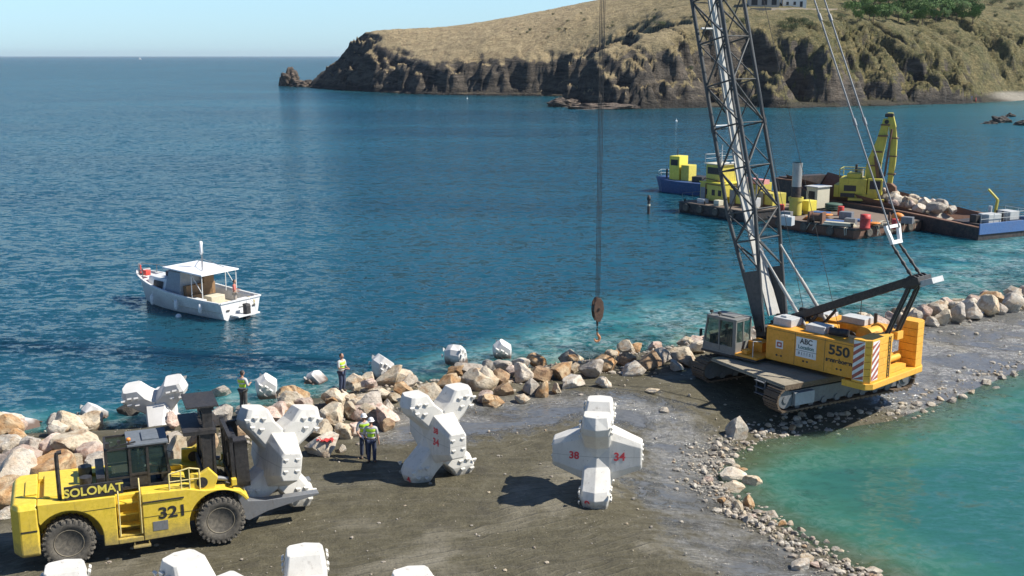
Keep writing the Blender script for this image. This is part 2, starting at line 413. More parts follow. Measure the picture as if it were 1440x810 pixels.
nv = vadd(vscale(slp, cv.outputs[0]), t.n('ShaderNodeCombineXYZ').outputs[0]); nv.node.inputs[1].links[0].from_node.inputs[2].default_value = 1
nn = t.n('ShaderNodeVectorMath', operation='NORMALIZE'); t.l(nv, nn.inputs[0])
t.set(color=colr, rough=.6, normal=nn.outputs[0]); t.b.inputs['Specular IOR Level'].default_value = 0; t.b.subsurface_method = 'BURLEY'; t.b.inputs['Subsurface Weight'].default_value = .9; t.b.inputs['Subsurface Radius'].default_value = (2.2, 2.6, 2.8); t.b.inputs['Subsurface Scale'].default_value = 1.0
gl_ = t.n('ShaderNodeBsdfGlossy'); gl_.inputs['Roughness'].default_value = .10; t.l(nn.outputs[0], gl_.inputs['Normal'])
fr = t.n('ShaderNodeFresnel'); fr.inputs['IOR'].default_value = 1.33; t.l(nn.outputs[0], fr.inputs['Normal'])
# steep little waves hide one another at a low angle, so a rough sea never mirrors fully
ff = t.math('MINIMUM', t.math('MULTIPLY', fr.outputs[0], .85), .46); wsh = t.n('ShaderNodeMixShader'); t.l(ff, wsh.inputs[0]); t.l(t.b.outputs[0], wsh.inputs[1]); t.l(gl_.outputs[0], wsh.inputs[2])
trn = t.n('ShaderNodeBsdfTransparent'); trn.inputs[0].default_value = (.72, .95, .92, 1)
al = t.math('MAXIMUM', al, ff)
mx = t.n('ShaderNodeMixShader'); t.l(al, mx.inputs[0]); t.l(trn.outputs[0], mx.inputs[1]); t.l(wsh.outputs[0], mx.inputs[2]); t.l(mx.outputs[0], t.o.inputs[0])
SEAM = t.m
xs = grid_axis(-40, 60, .7, (-40000, 40000), 1.18); ys = grid_axis(26, 110, .7, (-300, 60000), 1.10)
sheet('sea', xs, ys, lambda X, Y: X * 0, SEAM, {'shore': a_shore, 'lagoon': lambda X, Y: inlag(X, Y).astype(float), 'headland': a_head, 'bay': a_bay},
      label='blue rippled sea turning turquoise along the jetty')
# ------------------------------------------------------------------ headland
CP = np.array([(-104, 584, 5), (-95, 572, 12), (-88, 570, 20), (-78, 560, 27), (-62, 545, 27), (-50, 545, 27.5), (-30, 560, 30), (0, 530, 32), (40, 520, 40.5), (100, 520, 50),
               (-73, 530, 15), (-55, 500, 11), (-36, 482, 11), (-10, 472, 13), (-10, 495, 24), (17, 466, 16), (25, 490, 32), (38, 445, 20), (40, 430, 21), (55, 440, 33), (20, 368, 12), (30, 368, 19), (38, 385, 25), (40, 400, 26),
               (45, 352, 16), (60, 362, 21), (85, 362, 19), (85, 385, 27), (85, 420, 34), (105, 425, 35), (120, 378, 21), (120, 400, 27), (130, 440, 34), (151, 390, 13), (151, 415, 23), (151, 440, 28), (190, 440, 25), (193, 425, 9), (193, 480, 36),
               (200, 550, 50), (240, 436, 5), (240, 470, 26), (300, 450, 12), (300, 520, 40), (600, 450, 20), (600, 900, 80), (100, 900, 55), (-90, 640, 12), (-20, 800, 30), (-60, 700, 20)], float)
def _rbf():
    d = np.hypot(CP[:, None, 0] - CP[None, :, 0], CP[:, None, 1] - CP[None, :, 1]); n = len(CP)
    A = np.zeros((n + 1, n + 1)); A[:n, :n] = d; A[n, :n] = 1; A[:n, n] = 1
    return np.linalg.solve(A, np.append(CP[:, 2], 0))
_W = _rbf()
def plateau(X, Y):
    s = np.full(X.shape, _W[-1])
    for (x, y, z), w in zip(CP, _W[:-1]): s = s + w * np.hypot(X - x, Y - y)
    return s
def head_z(X, Y):
    wx = (fbm(X * .06, Y * .06, 4) - .5) * 16; wy = (fbm(X * .06 + 50, Y * .06, 4) - .5) * 16
    ins = inside(X + wx * .5, Y + wy * .5, HEAD); d = seg_dist(X + wx * .5, Y + wy * .5, HEAD + HEAD[:1])
    d = np.where(ins, d, -d)
    pl = plateau(X, Y)
    # gullies and tilted strata
    st = fbm((X * .9 + Y * .5) * .10, (X * .3 - Y * .2) * .03, 5, True); gl = fbm(X * .034 + Y * .012 + 7, Y * .030 - X * .01, 5, True)
    rx = sstep(10, 100, X); cliff = (d * (.95 + 1.5 * fbm(X * .035 + 3, Y * .035, 3))) * (.45 + 1.0 * st) * (1 - .38 * rx)
    cliff = cliff - (gl - .5) * (15 + 6 * rx) - 2
    k = 1.6; m = np.minimum(pl, cliff)
    z = -np.log(np.exp(-np.clip(pl, -60, 120) / k) + np.exp(-np.clip(cliff, -60, 120) / k)) * k
    rough = sstep(0, 12, pl - m) ; ck = sstep(.5, 5, pl - z)
    z = z + (fbm(X * .20, Y * .20, 5, True) - .5) * (1.1 + 5.0 * ck) + (fbm((X + Y * .6) * .16, (X * .5 - Y) * .05, 4, True) - .5) * 4.5 * ck
    z = z + (fbm(X * .7, Y * .7, 3, True) - .5) * (.5 + 2.0 * ck)
    z = np.where(d < 0, np.minimum(z, d * .8), np.maximum(z, .25 + .35 * np.clip(d, 0, 4) * (.3 + st)))
    # beach at the right
    bz = sstep(160, 172, X) * (1 - sstep(330, 340, X)); bd = np.clip(d, -50, 14)
    bk = bz * (1 - sstep(7, 24, d)); z = z * (1 - bk) + bk * np.clip(d, -50, 24) * .10
    return np.where(d < -3, -6, z)
t = NT('dry_grass_and_schist'); c = t.coord()
geo = t.n('ShaderNodeNewGeometry'); sp = t.n('ShaderNodeSeparateXYZ'); t.l(geo.outputs['Normal'], sp.inputs[0])
ps = t.n('ShaderNodeSeparateXYZ'); t.l(geo.outputs['Position'], ps.inputs[0])
n1 = t.noise(c, .035, 6, .65, .5); n2 = t.noise(c, .22, 7, .75); n3 = t.noise(c, .9, 6, .75)
st = t.noise(t.coord(scale=(.35, .35, 1.6), rot=(R(18), R(-30), 0)), .30, 7, .75, .6)
grass = t.mix(t.ramp(n2, (.35, 0), (.62, 1)), (.34, .25, .14), (.56, .44, .25))
grass = t.mix(t.ramp(n3, (.48, 0), (.64, .45)), grass, (.19, .16, .08))
olive = t.mix(t.ramp(n2, (.35, 0), (.6, 1)), (.13, .135, .045), (.34, .27, .12))
olive = t.mix(t.ramp(n3, (.42, 0), (.58, .7)), olive, (.07, .075, .028))
rt = t.ramp(t.math('ADD', t.math('MULTIPLY', ps.outputs[0], .006), t.math('MULTIPLY', n1, .5)), (.38, 0), (.85, 1))
veg = t.mix(rt, grass, olive)
rock = t.mix(t.ramp(st, (.36, 0), (.62, 1)), (.018, .017, .017), (.20, .165, .125))
rock = t.mix(t.ramp(n1, (.55, 0), (.7, .7)), rock, (.19, .14, .10))
sl_ = t.math('ADD', sp.outputs[2], t.math('MULTIPLY', t.math('SUBTRACT', n2, .5), .55))
sl2 = t.math('ADD', t.math('ADD', sl_, t.math('MULTIPLY', t.math('SUBTRACT', n1, .5), .5)), t.math('ADD', t.math('MULTIPLY', t.math('SUBTRACT', ps.outputs[2], 14), .012), t.math('MULTIPLY', ps.outputs[0], .0020)))
col = t.mix(t.ramp(sl2, (.66, 0), (.80, 1)), rock, veg)
low = t.ramp(ps.outputs[2], (0, 1), (.035, 0)); low.node.color_ramp.elements[1].position = 1
lowf = t.math('SUBTRACT', 1.0, t.math('MULTIPLY', t.math('SUBTRACT', ps.outputs[2], 1.4), .7), clamp=True)
be = t.math('MULTIPLY', t.attr('beach'), t.math('SUBTRACT', 3.2, ps.outputs[2], clamp=True))
col = t.mix(t.math('MULTIPLY', lowf, .8), col, (.035, .032, .028))
col = t.mix(be, col, (.46, .42, .34))
hh = t.math('ADD', t.math('MULTIPLY', st, 1.4), t.math('ADD', n3, n2))
t.set(color=col, rough=.95, normal=t.bump(hh, 1.0, 1.8)); HEADM = t.m
def a_beach(X, Y):
    d = seg_dist(X, Y, HEAD + HEAD[:1]); return sstep(174, 188, X) * (1 - sstep(11, 14, d))
xs = np.concatenate([np.arange(-125, -110, 3), np.arange(-110, 215, .75), np.arange(216, 300, 3.), np.arange(300, 620, 20)])
ys = np.concatenate([np.arange(330, 480, .75), np.arange(480, 600, 1.1), np.arange(602, 700, 6.), np.arange(700, 1200, 30)])
sheet('headland', xs, ys, head_z, HEADM, {'beach': a_beach}, label='dry grassy headland with dark rock cliffs across the bay')
def hz(x, y): return float(head_z(np.array([[float(x)]]), np.array([[float(y)]]))[0, 0])
# ------------------------------------------------------------------ boulders
def rock_mesh(seed, sub=3, cuts=9, blocky=.0):
    rnd = random.Random(seed); bm = bmesh.new(); bmesh.ops.create_icosphere(bm, subdivisions=sub, radius=1)
    pl = []
    for i in range(cuts):
        n = Vector((rnd.gauss(0, 1), rnd.gauss(0, 1), rnd.gauss(0, 1))).normalized(); pl.append((n, rnd.uniform(.44, .80)))
    off = Vector((rnd.uniform(0, 99), rnd.uniform(0, 99), 0))
    for v in bm.verts:
        p = v.co.copy()
        for n, d in pl:
            k = p.dot(n) - d
            if k > 0: p -= n * k
        q = v.co * 1.3 + off
        p *= 1 + .10 * noise.noise(q) + .045 * noise.noise(q * 3.1) + .03 * noise.noise(q * 8)
        v.co = p
    me = bpy.data.meshes.new('boulder'); bm.to_mesh(me); bm.free(); me.polygons.foreach_set('use_smooth', [True] * len(me.polygons))
    try: me.set_sharp_from_angle(angle=R(22))
    except Exception: pass
    me.materials.append(ROCK['W']); return me
RM = [rock_mesh(100 + i, 4 if i < 10 else 3, 11 + i % 6) for i in range(14)]
RS = [rock_mesh(300 + i, 2, 9) for i in range(6)]
def put_rock(name, loc, dims, colr, rnd, meshes=RM):
    me = rnd.choice(meshes); o = bpy.data.objects.new(name, me); COL.objects.link(o)
    o.location = loc; e = rnd.uniform(-.35, .35)
    o.rotation_euler = (rnd.choice((0, math.pi)) + rnd.uniform(-.3, .3), rnd.uniform(-.3, .3), rnd.uniform(-.25, .25) + rnd.choice((0, math.pi)))
    o.scale = (dims[0] / 1.55, dims[1] / 1.55, dims[2] / 1.55)
    o.material_slots[0].link = 'OBJECT'; o.material_slots[0].material = ROCK[colr]; return o
BOULD = """16,623,34,18,W;27,643,46,34,P;47,631,24,28,G;71,628,34,28,P;113,626,58,32,T;131,637,34,24,P;99,653,34,22,T;27,666,50,38,W;76,662,46,34,O;
132,660,34,34,G;141,672,20,24,P;55,690,38,32,W;12,697,36,34,O;81,684,28,26,G;104,684,30,22,P;30,694,20,18,B;9,722,20,14,W;28,716,18,12,G;
250,645,34,50,T;237,622,46,26,G;242,591,18,14,P;283,625,36,30,B;276,652,34,30,T;
312,586,24,22,G;345,588,20,16,W;360,593,30,22,T;384,588,32,26,P;367,578,32,10,B;400,573,28,16,T;330,606,30,20,B;395,602,28,20,T;
428,566,32,20,P;470,564,20,22,O;493,561,20,20,T;465,586,50,32,T;493,579,24,28,T;455,606,44,30,T;453,628,52,30,W;484,608,24,24,T;503,603,22,28,P;481,631,12,14,W;
522,568,44,30,G;541,585,36,30,P;547,573,16,22,W;533,552,36,16,T;555,560,26,14,T;568,550,36,22,O;604,552,38,28,T;630,538,36,16,O;
671,532,52,32,T;706,533,30,22,B;708,548,34,22,B;683,560,22,18,P;697,566,30,12,O;545,597,26,20,B;685,533,24,30,W;
734,526,28,26,W;760,527,30,22,B;745,546,22,22,G;763,549,18,24,O;782,548,16,14,T;789,521,38,28,O;806,537,40,22,W;808,517,20,16,T;
833,520,38,26,G;853,511,34,26,O;848,539,22,14,W;880,506,26,18,B;889,519,38,18,W;912,510,32,26,B;932,501,24,26,G;959,499,34,24,T;979,489,30,18,W;
736,561,20,14,T;690,563,26,16,O;918,549,24,8,T;934,576,14,7,W;640,556,26,18,B;722,520,22,14,P;655,553,22,16,T;
950,515,24,16,G;968,510,24,16,B;1000,482,28,18,W;1022,478,26,18,T;1045,477,24,18,P;1062,474,24,18,W;1085,472,26,18,G;1110,470,24,18,T;1135,466,26,18,W;1160,463,26,18,P;1178,460,20,18,T;
1191,458,20,16,G;1203,468,20,14,W;1212,458,22,20,T;1223,452,20,18,W;1240,457,24,18,P;1254,448,22,18,P;1270,452,20,18,T;1285,448,22,24,W;1302,441,18,18,P;1309,453,18,14,W;1316,438,24,22,T;
1326,448,22,20,T;1326,431,18,14,T;1345,443,28,24,G;1344,431,16,12,W;1361,427,20,14,W;1366,439,22,20,W;1371,424,18,14,P;1389,432,26,24,T;1396,418,34,16,O;
1421,427,26,20,W;1427,412,24,14,W;1439,410,20,16,P;1438,429,16,16,T;1406,434,18,14,G;1456,418,26,20,W;1476,414,24,18,T"""
def berm(x, y):
    d = float(seg_dist(np.array([[x]]), np.array([[y]]), SEA)[0, 0]); k = .5 if x < -3 else .3
    return k * .8 * math.exp(-((d - 2.2) / 2.0) ** 2)
def ground_at(px, py, lift):
    z = .6
    for _ in range(6):
        p = P(px, py, z); z = max(gz(p.x, p.y), -.35) + berm(p.x, p.y) + lift
    return P(px, py, z)
ALLR = []; rnd = random.Random(11)
for s_ in BOULD.replace('\n', '').split(';'):
    a = s_.split(','); px, py, w, h = map(float, a[:4]); c_ = a[4]
    p0 = P(px, py, 1.0); ppm = FPX / (p0.y * math.cos(PITCH) + 15 * math.sin(PITCH))
    kk = 1.06 if px < 330 else (.85 if px < 990 else .95); W_, H_ = w / ppm * 1.15 * kk, h / ppm * 1.18 * kk; p = ground_at(px, py, H_ * .30)
    o = put_rock('boulder', p, (W_, (W_ + H_) / 2 * 1.1, H_ * 1.05), c_, rnd); ALLR.append((px, py, c_, max(W_, H_), o, 1))
# smaller and darker rocks wedged under and between them
def along(pts, t):
    L = [math.dist(a, b) for a, b in zip(pts[:-1], pts[1:])]; s = t * sum(L)
    for (a, b), l in zip(zip(pts[:-1], pts[1:]), L):
        if s <= l: k = s / l; return a[0] + (b[0] - a[0]) * k, a[1] + (b[1] - a[1]) * k, (b[1] - a[1]) / l, -(b[0] - a[0]) / l
        s -= l
    return None
SEAV = [p for p in SEA if -30 < p[0] < 40]
def proj(p):
    a = p[1] * math.cos(PITCH) - (p[2] - CAMZ) * math.sin(PITCH); b = p[1] * math.sin(PITCH) + (p[2] - CAMZ) * math.cos(PITCH)
    return 720 + FPX * p[0] / a, 405 - FPX * b / a
for i in range(125):
    x, y, nx, ny = along(SEAV, rnd.random() ** 1.45); left = x < -3
    if x < -22: continue
    d = rnd.uniform(-.3, 6.8 if x < -9 else (5.0 if left else 3.2)); x += nx * d; y += ny * d
    s = rnd.uniform(.6, 1.2) * (1 if left else .75)
    z = max(gz(x, y), -.3) + berm(x, y) * .8 + s * .12
    c_ = rnd.choice('TTOPTWGBW'); o = put_rock('boulder', (x, y, z), (s * 1.2, s, s * .85), c_, rnd)
    q = proj((x, y, z))
    if 150 < q[0] < 335 and q[1] < 604: bpy.data.objects.remove(o); continue
    ALLR.append((q[0], q[1], c_, s, o, 0))
CW = {'W': 'cream white', 'T': 'tan', 'P': 'pinkish', 'O': 'rusty orange', 'G': 'grey', 'B': 'brown', 'K': 'dark'}
ORD = lambda n: str(n) + ('th' if 10 <= n % 100 <= 20 else {1: 'st', 2: 'nd', 3: 'rd'}.get(n % 10, 'th'))
ZONES = [(-999, 150, 'behind the rear half of the forklift'), (150, 320, 'behind the forklift cab and mast'), (320, 450, 'behind the concrete unit on the forks'),
         (450, 560, 'beside the two workers in helmets'), (560, 665, 'behind the X shaped standing unit'), (665, 780, 'right of the X shaped standing unit'),
         (780, 900, 'below the hanging crane hook'), (900, 990, 'just left of the crane tracks'), (990, 1200, 'behind the crane body'), (1200, 9999, 'right of the crane counterweight')]
for a, b, zone in ZONES:
    zr = [r for r in ALLR if a <= r[0] < b]
    for c_ in CW:
        for big in (1, 0):
            sel = sorted([r for r in zr if r[2] == c_ and r[5] == big], key=lambda r: r[0])
            kind_ = 'boulder' if big else 'wedged rock'
            for i, r in enumerate(sel):
                tag(r[4], f'{ORD(i + 1)} {CW[c_]} {kind_} from the left {zone}', 'boulder', 'boulders along the sea side of the jetty')
                if not big: r[4].name = 'small_boulder'
# drowned boulders on the slope under water
for i in range(46):
    x, y, nx, ny = along(SEAV, rnd.random()); d = rnd.uniform(-4.2, -.9); x += nx * d; y += ny * d
    s = rnd.uniform(.8, 1.7)
    o = put_rock('submerged_boulder', (x, y, -.18 - .5 * s - rnd.random() * .25), (s * 1.3, s * 1.1, s), rnd.choice('WTWP'), rnd)
    tag(o, 'pale boulder lying just under the turquoise water off the rock line', 'boulder', 'drowned boulders in the shallows')
# awash blocks named in the picture
for px, py, w, h, c_, lab in [(183, 578, 40, 24, 'K', 'dark round boulder awash left of the V shaped unit'), (310, 552, 30, 22, 'G', 'grey boulder awash right of the V shaped unit'),
                              (77, 590, 34, 12, 'G', 'low grey boulder awash at the far left')]:
    p = P(px, py, .1); ppm = FPX / (p.y * math.cos(PITCH) + 15 * math.sin(PITCH))
    o = put_rock('awash_boulder', p, (w / ppm, w / ppm * .8, h / ppm), c_, rnd); tag(o, lab, 'boulder')

# stones along the lagoon edge
LST = """1033,612,28,26,W;1026,672,36,14,W;1029,690,26,14,T;1060,683,26,18,T;1054,714,14,18,O;1026,652,16,8,W;1004,633,10,8,G;1010,627,9,8,G;1002,641,8,7,G;1014,640,9,8,W;1034,643,10,7,W;
1035,661,12,8,T;1044,664,16,8,O;1000,655,9,7,G;995,676,14,7,P;1085,727,15,11,W;1052,734,14,9,W;1014,706,10,9,O;1022,712,10,10,T;1037,716,13,12,T;1030,706,10,8,W;1024,724,9,8,W;1032,728,8,8,W;
1046,726,8,8,T;1061,730,10,7,P;1075,733,14,8,W;1084,740,9,8,G;1099,740,12,8,O;1111,739,9,8,T;1068,742,10,8,G;1095,756,10,8,W;1108,748,12,7,W;1118,752,10,7,G;1113,760,8,7,T;1128,748,12,7,T;
1130,756,9,7,G;1141,760,9,7,P;1148,765,8,6,W;1163,766,8,8,W;1100,765,8,6,G;1077,750,8,7,G;1086,762,7,6,W;1133,790,18,10,T;1126,800,26,13,W;1146,797,14,9,P;1162,800,12,9,G;1228,806,28,10,W;
1175,775,10,7,G;1190,790,11,8,T;1120,590,12,7,W;1128,585,9,6,T;1114,603,14,6,O;1070,612,11,7,W;1080,600,9,5,T;1150,588,11,5,W;1168,585,9,5,G;1190,583,10,5,T;1210,580,9,5,W;1235,577,12,6,G;1250,583,9,5,W;1140,594,8,5,T;
1270,575,10,6,W;1290,569,12,6,G;1310,571,9,6,W;1338,566,14,7,G;1352,560,12,6,W;1366,553,11,6,T;1386,540,13,8,W;1400,548,9,5,G;1322,562,9,5,T;1300,580,10,5,W;1410,533,10,6,G;1425,528,10,6,W;1104,583,9,5,G"""
ls = []
for s_ in LST.replace('\n', '').split(';'):
    a = s_.split(','); px, py, w, h = map(float, a[:4]); c_ = a[4]; z = .2
    for _ in range(6):
        p = P(px, py, z); z = max(gz(p.x, p.y), -.12)
    ppm = FPX / (p.y * math.cos(PITCH) + 15.5 * math.sin(PITCH)); W_, H_ = w / ppm * 1.1, h / ppm * 1.3
    o = put_rock('shore_stone', p + Vector((0, 0, H_ * .22)), (W_, (W_ + H_) / 2, H_), c_, rnd, RM[10:] + RS if W_ < .4 else RM); ls.append((px, c_, o, py))
for reg, name in ((lambda r: r[3] < 610, 'on the gravel beach below the crane'), (lambda r: 610 <= r[3] < 700, 'at the corner of the lagoon'), (lambda r: r[3] >= 700, 'on the near bank of the lagoon')):
    for c_ in CW:
        for i, r in enumerate(sorted([r for r in ls if reg(r) and r[1] == c_], key=lambda r: r[0])):
            tag(r[2], f'{ORD(i + 1)} {CW[c_]} stone from the left {name}', 'stone', 'loose stones along the lagoon edge')

# gravel and rubble too small to count
g = MB(); rnd = random.Random(5); bm = bmesh.new(); bmesh.ops.create_icosphere(bm, subdivisions=1, radius=1)
IV = [v.co.copy() for v in bm.verts]; IF = [tuple(v.index for v in f.verts) for f in bm.faces]; bm.free()
def pebble(x, y, s, mi):
    k = [(rnd.uniform(.7, 1.3) * s, rnd.uniform(.7, 1.3) * s, rnd.uniform(.5, .9) * s)][0]; ca, sa = math.cos(rnd.random() * 6), math.sin(rnd.random() * 6); z = gz_fast(x, y)
    if z < -.25: return
    g.add([(x + (v.x * ca - v.y * sa) * k[0] * rnd.uniform(.8, 1.2), y + (v.x * sa + v.y * ca) * k[1], z + v.z * k[2] + s * .25) for v in IV], IF, mi)
GX, GY = np.arange(-30, 45, .3), np.arange(20, 82, .3); _gx, _gy = np.meshgrid(GX, GY); _GZ = land_z(_gx, _gy)
def gz_fast(x, y):
    i = min(max(int((y - 20) / .3), 0), len(GY) - 1); j = min(max(int((x + 30) / .3), 0), len(GX) - 1); return float(_GZ[i, j])
LAGV = [p for p in LAG if 7 < p[0] < 37 and p[1] > 26]
for i in range(3000):
    x, y, nx, ny = along(LAGV, rnd.random() ** (1 / 1.5)); d = rnd.gauss(.5, .6); x += nx * d; y += ny * d
    if x > 13 and rnd.random() < .6: continue
    pebble(x, y, .03 + .11 * rnd.random() ** 4, rnd.choice((0, 0, 0, 1, 2, 2)))
for i in range(3600):
    x, y, nx, ny = along(SEAV, rnd.random()); d = abs(rnd.gauss(0, 1)) * 2.0 + (4.2 if x < -9 else 2.6); x += nx * d; y += ny * d
    pebble(x, y, .03 + .13 * rnd.random() ** 4, rnd.choice((0, 1, 2, 2)))
for i in range(4500):
    x = rnd.uniform(-24, 36); y = rnd.uniform(24, 66); 
    if gz_fast(x, y) > .15: pebble(x, y, .018 + .05 * rnd.random() ** 5, rnd.choice((0, 2, 2, 2, 1)))
o = g.build('gravel', [ROCK['W'], ROCK['T'], ROCK['G']], recalc=False); tag(o, 'loose gravel and rubble strewn over the jetty', 'gravel', kind='stuff')
# red rag
m = MB(); r_ = random.Random(2)
p = ground_at(457, 621, .55); vs = []
for j in range(5):
    for i in range(9): vs.append((p.x - .32 + i * .08 + r_.uniform(-.03, .03), p.y - .15 + j * .07 + .08 * math.sin(i * 1.3), p.z + .06 + .06 * math.sin(i * 2 + j * 1.7)))
m.add(vs, [(j * 9 + i, j * 9 + i + 1, j * 9 + i + 10, j * 9 + i + 9) for j in range(4) for i in range(8)], smooth=True)
o = m.build('red_cloth', paint('red_fabric', (.55, .03, .03), .8)); tag(o, 'crumpled red cloth lying on the pale rocks', 'cloth')
sm_ = o.modifiers.new('thickness', 'SOLIDIFY'); sm_.thickness = .015
# ------------------------------------------------------------------ concrete armour units
t = NT('cast_concrete'); c = t.coord(); n1 = t.noise(c, .8, 5, .6); n2 = t.noise(c, 6, 7, .7); n3 = t.noise(t.coord(scale=(1, 1, .15)), 5, 4, .6)
col = t.mix(t.ramp(n1, (.3, 0), (.7, 1)), (.56, .535, .48), (.70, .675, .62))
col = t.mix(t.ramp(n3, (.52, 0), (.75, .35)), col, (.36, .33, .28)); col = t.mix(t.ramp(n2, (.58, 0), (.72, .7)), col, (.38, .35, .31))
vo = t.vor(c, 9); col = t.mix(t.ramp(vo.outputs[0], (.05, .6), (.12, 0)), col, (.30, .28, .25))
vo2 = t.vor(c, 4.5); col = t.mix(t.ramp(vo2.outputs[0], (.04, .7), (.09, 0)), col, (.22, .20, .17))
sx_ = t.n('ShaderNodeSeparateXYZ'); t.l(c, sx_.inputs[0]); mudz = t.math('ADD', sx_.outputs[2], t.math('MULTIPLY', t.math('SUBTRACT', n2, .5), .9)); col = t.mix(t.ramp(t.math('ADD', mudz, 1.9), (.28, .75), (.62, 0)), col, (.17, .145, .10))
seam = t.math('LESS_THAN', t.math('ABSOLUTE', sx_.outputs[2]), .012); col = t.mix(t.math('MULTIPLY', seam, .5), col, (.30, .28, .24))
CONC = t.set(color=col, rough=.9, normal=t.bump(n2, .25, .02))
t = NT('sea_worn_concrete'); c = t.coord(); n1 = t.noise(c, 1.2, 5, .6); n2 = t.noise(c, 6, 7, .7); ge = t.n('ShaderNodeNewGeometry'); sp = t.n('ShaderNodeSeparateXYZ'); t.l(ge.outputs['Position'], sp.inputs[0])
col = t.mix(t.ramp(n1, (.3, 0), (.7, 1)), (.58, .56, .52), (.70, .68, .65))
wl = t.ramp(t.math('ADD', sp.outputs[2], t.math('MULTIPLY', t.math('SUBTRACT', n1, .5), .7)), (.12, 1), (.42, 0)); col = t.mix(wl, col, (.13, .09, .07))
CONCS = t.set(color=col, rough=.85, normal=t.bump(n2, .3, .02))
REDP = paint('red_marking_paint', (.62, .05, .06), .7, amount=.1)
def unit_mesh(name, mat):
    m = MB()
    def studs(c, n, pts, k=1):
        ux = Vector((0, 0, 1)).cross(n).normalized(); zz = Vector((0, 0, 1))
        for a, b in pts:
            p = c + ux * a + zz * b; s = .10 * k; h = .050 * k
            v = [p + ux * s + zz * s * .8 - n * .02, p - ux * s + zz * s * .8 - n * .02, p - zz * s * 1.3 - n * .005, p + ux * s * .92 + zz * s * .35 + n * h, p - ux * s * .92 + zz * s * .35 + n * h]
            m.add([tuple(q) for q in v], [(0, 1, 4, 3), (3, 4, 2), (0, 3, 2), (1, 2, 4), (0, 2, 1)])
    for sz in (-1, 1):
        for sx in (-1, 1):
            rings = []
            for z, ci, co, hy, rg in ((.0, -.20, .56, .46, .12), (.34, -.15, .64, .47, .12), (1.0, -.02, 1.34, .50, .17), (1.26, .28, 1.46, .51, .17), (1.66, .54, 1.30, .43, .10)):
                q = [(co, 0), (co - rg, hy * .86), (co - rg - .13, hy), (ci + .08, hy), (ci, hy * .85), (ci, -hy * .85), (ci + .08, -hy), (co - rg - .13, -hy), (co - rg, -hy * .86)]
                rings.append([(sx * x, y, sz * z) for x, y in q])
            m.loft(rings)
            for sy in (-1, 1):
                studs(Vector((sx * .98, sy * .53, sz * 1.2)), Vector((0, sy, 0)), [(-.30, .16), (-.02, .19), (.26, .12), (-.22, -.16), (.16, -.19)] if sx > 0 else [(-.28, .10), (0, .18), (.28, .16), (-.08, -.14), (.24, -.20)])
    for sy in (-1, 1):
        rings = []
        for y, hx, hz in ((.05, .54, 1.0), (.44, .52, .92), (1.05, .43, .66), (1.50, .36, .48), (1.55, .32, .44)):
            q = [(hx, -hz * .5), (hx, hz * .70), (hx * .78, hz), (-hx * .78, hz), (-hx, hz * .70), (-hx, -hz * .6), (-hx * .7, -hz), (hx * .7, -hz)]
            rings.append([(x, sy * y, z) for x, z in q])
        m.loft(rings); studs(Vector((0, sy * 1.555, 0)), Vector((0, sy, 0)), [(-.2, .22), (.18, .24), (-.18, -.16), (.2, -.14)], .9)
    return m.mesh(name, mat)
from mathutils.bvhtree import BVHTree
UM = unit_mesh('concrete_armour_unit', CONC); UMS = unit_mesh('sea_worn_armour_unit', CONCS)
_bm = bmesh.new(); _bm.from_mesh(UM); UBVH = BVHTree.FromBMesh(_bm)
def unit(label, loc, rot, me=UM, group='concrete armour units on the jetty', marks=()):
    o = bpy.data.objects.new('concrete_armour_unit', me); COL.objects.link(o); o.location = loc; o.rotation_euler = rot
    tag(o, label, 'concrete block', group)
    if me is UM:
        b = o.modifiers.new('bevel', 'BEVEL'); b.width = .02; b.segments = 2; b.limit_method = 'ANGLE'; b.angle_limit = R(25)
    for s, st, sz in marks:
        hit, nrm, _, _ = UBVH.ray_cast(Vector(st[0]), Vector(st[1]).normalized())
        if hit is None: continue
        up = Vector((0, 0, 1)); up = (up - nrm * up.dot(nrm)).normalized(); text(s, 'sprayed_number', o, hit + nrm * .006, sz, REDP, up.cross(nrm), up, .002, .012)
    return o
HU = 1.66
zU = lambda x, y: gz(x, y) + HU - .04
XA, ZA = (1, 0, 0), (0, 0, 1)
U2 = (-2.72, 38.0); U3 = (2.98, 36.25)
legm = lambda s, sx, sz, k=1.45: (s, (sx * .62 * k, -.655, sz * .785 * k), XA, ZA, .42)
unit('X shaped white concrete unit standing beside the two helmeted workers', (*U2, zU(*U2)), (0, 0, R(32)),
     marks=[('34', ((-3, -.78, .0), (1, 0, 0)), .36), ('4', ((-3, -.24, -1.42), (1, 0, 0)), .36), ('31', ((-.2, -1.1, -3), (0, 0, 1)), .3), ('38', ((-3, -.78, .42), (1, 0, 0)), .28)])
unit('cross shaped white concrete unit standing alone in the middle of the mud', (*U3, zU(*U3)), (0, 0, R(82)),
     marks=[('34', ((-3, -.78, .02), (1, 0, 0)), .40), ('38', ((-3, .78, .0), (1, 0, 0)), .36), ('9', ((-3, .24, -1.42), (1, 0, 0)), .40)])
# held by the forklift
U1 = P(388, 641, 2.95)
HELD = unit('white concrete unit held up on the prongs of the forklift', U1, (R(-4), R(9), R(30)))
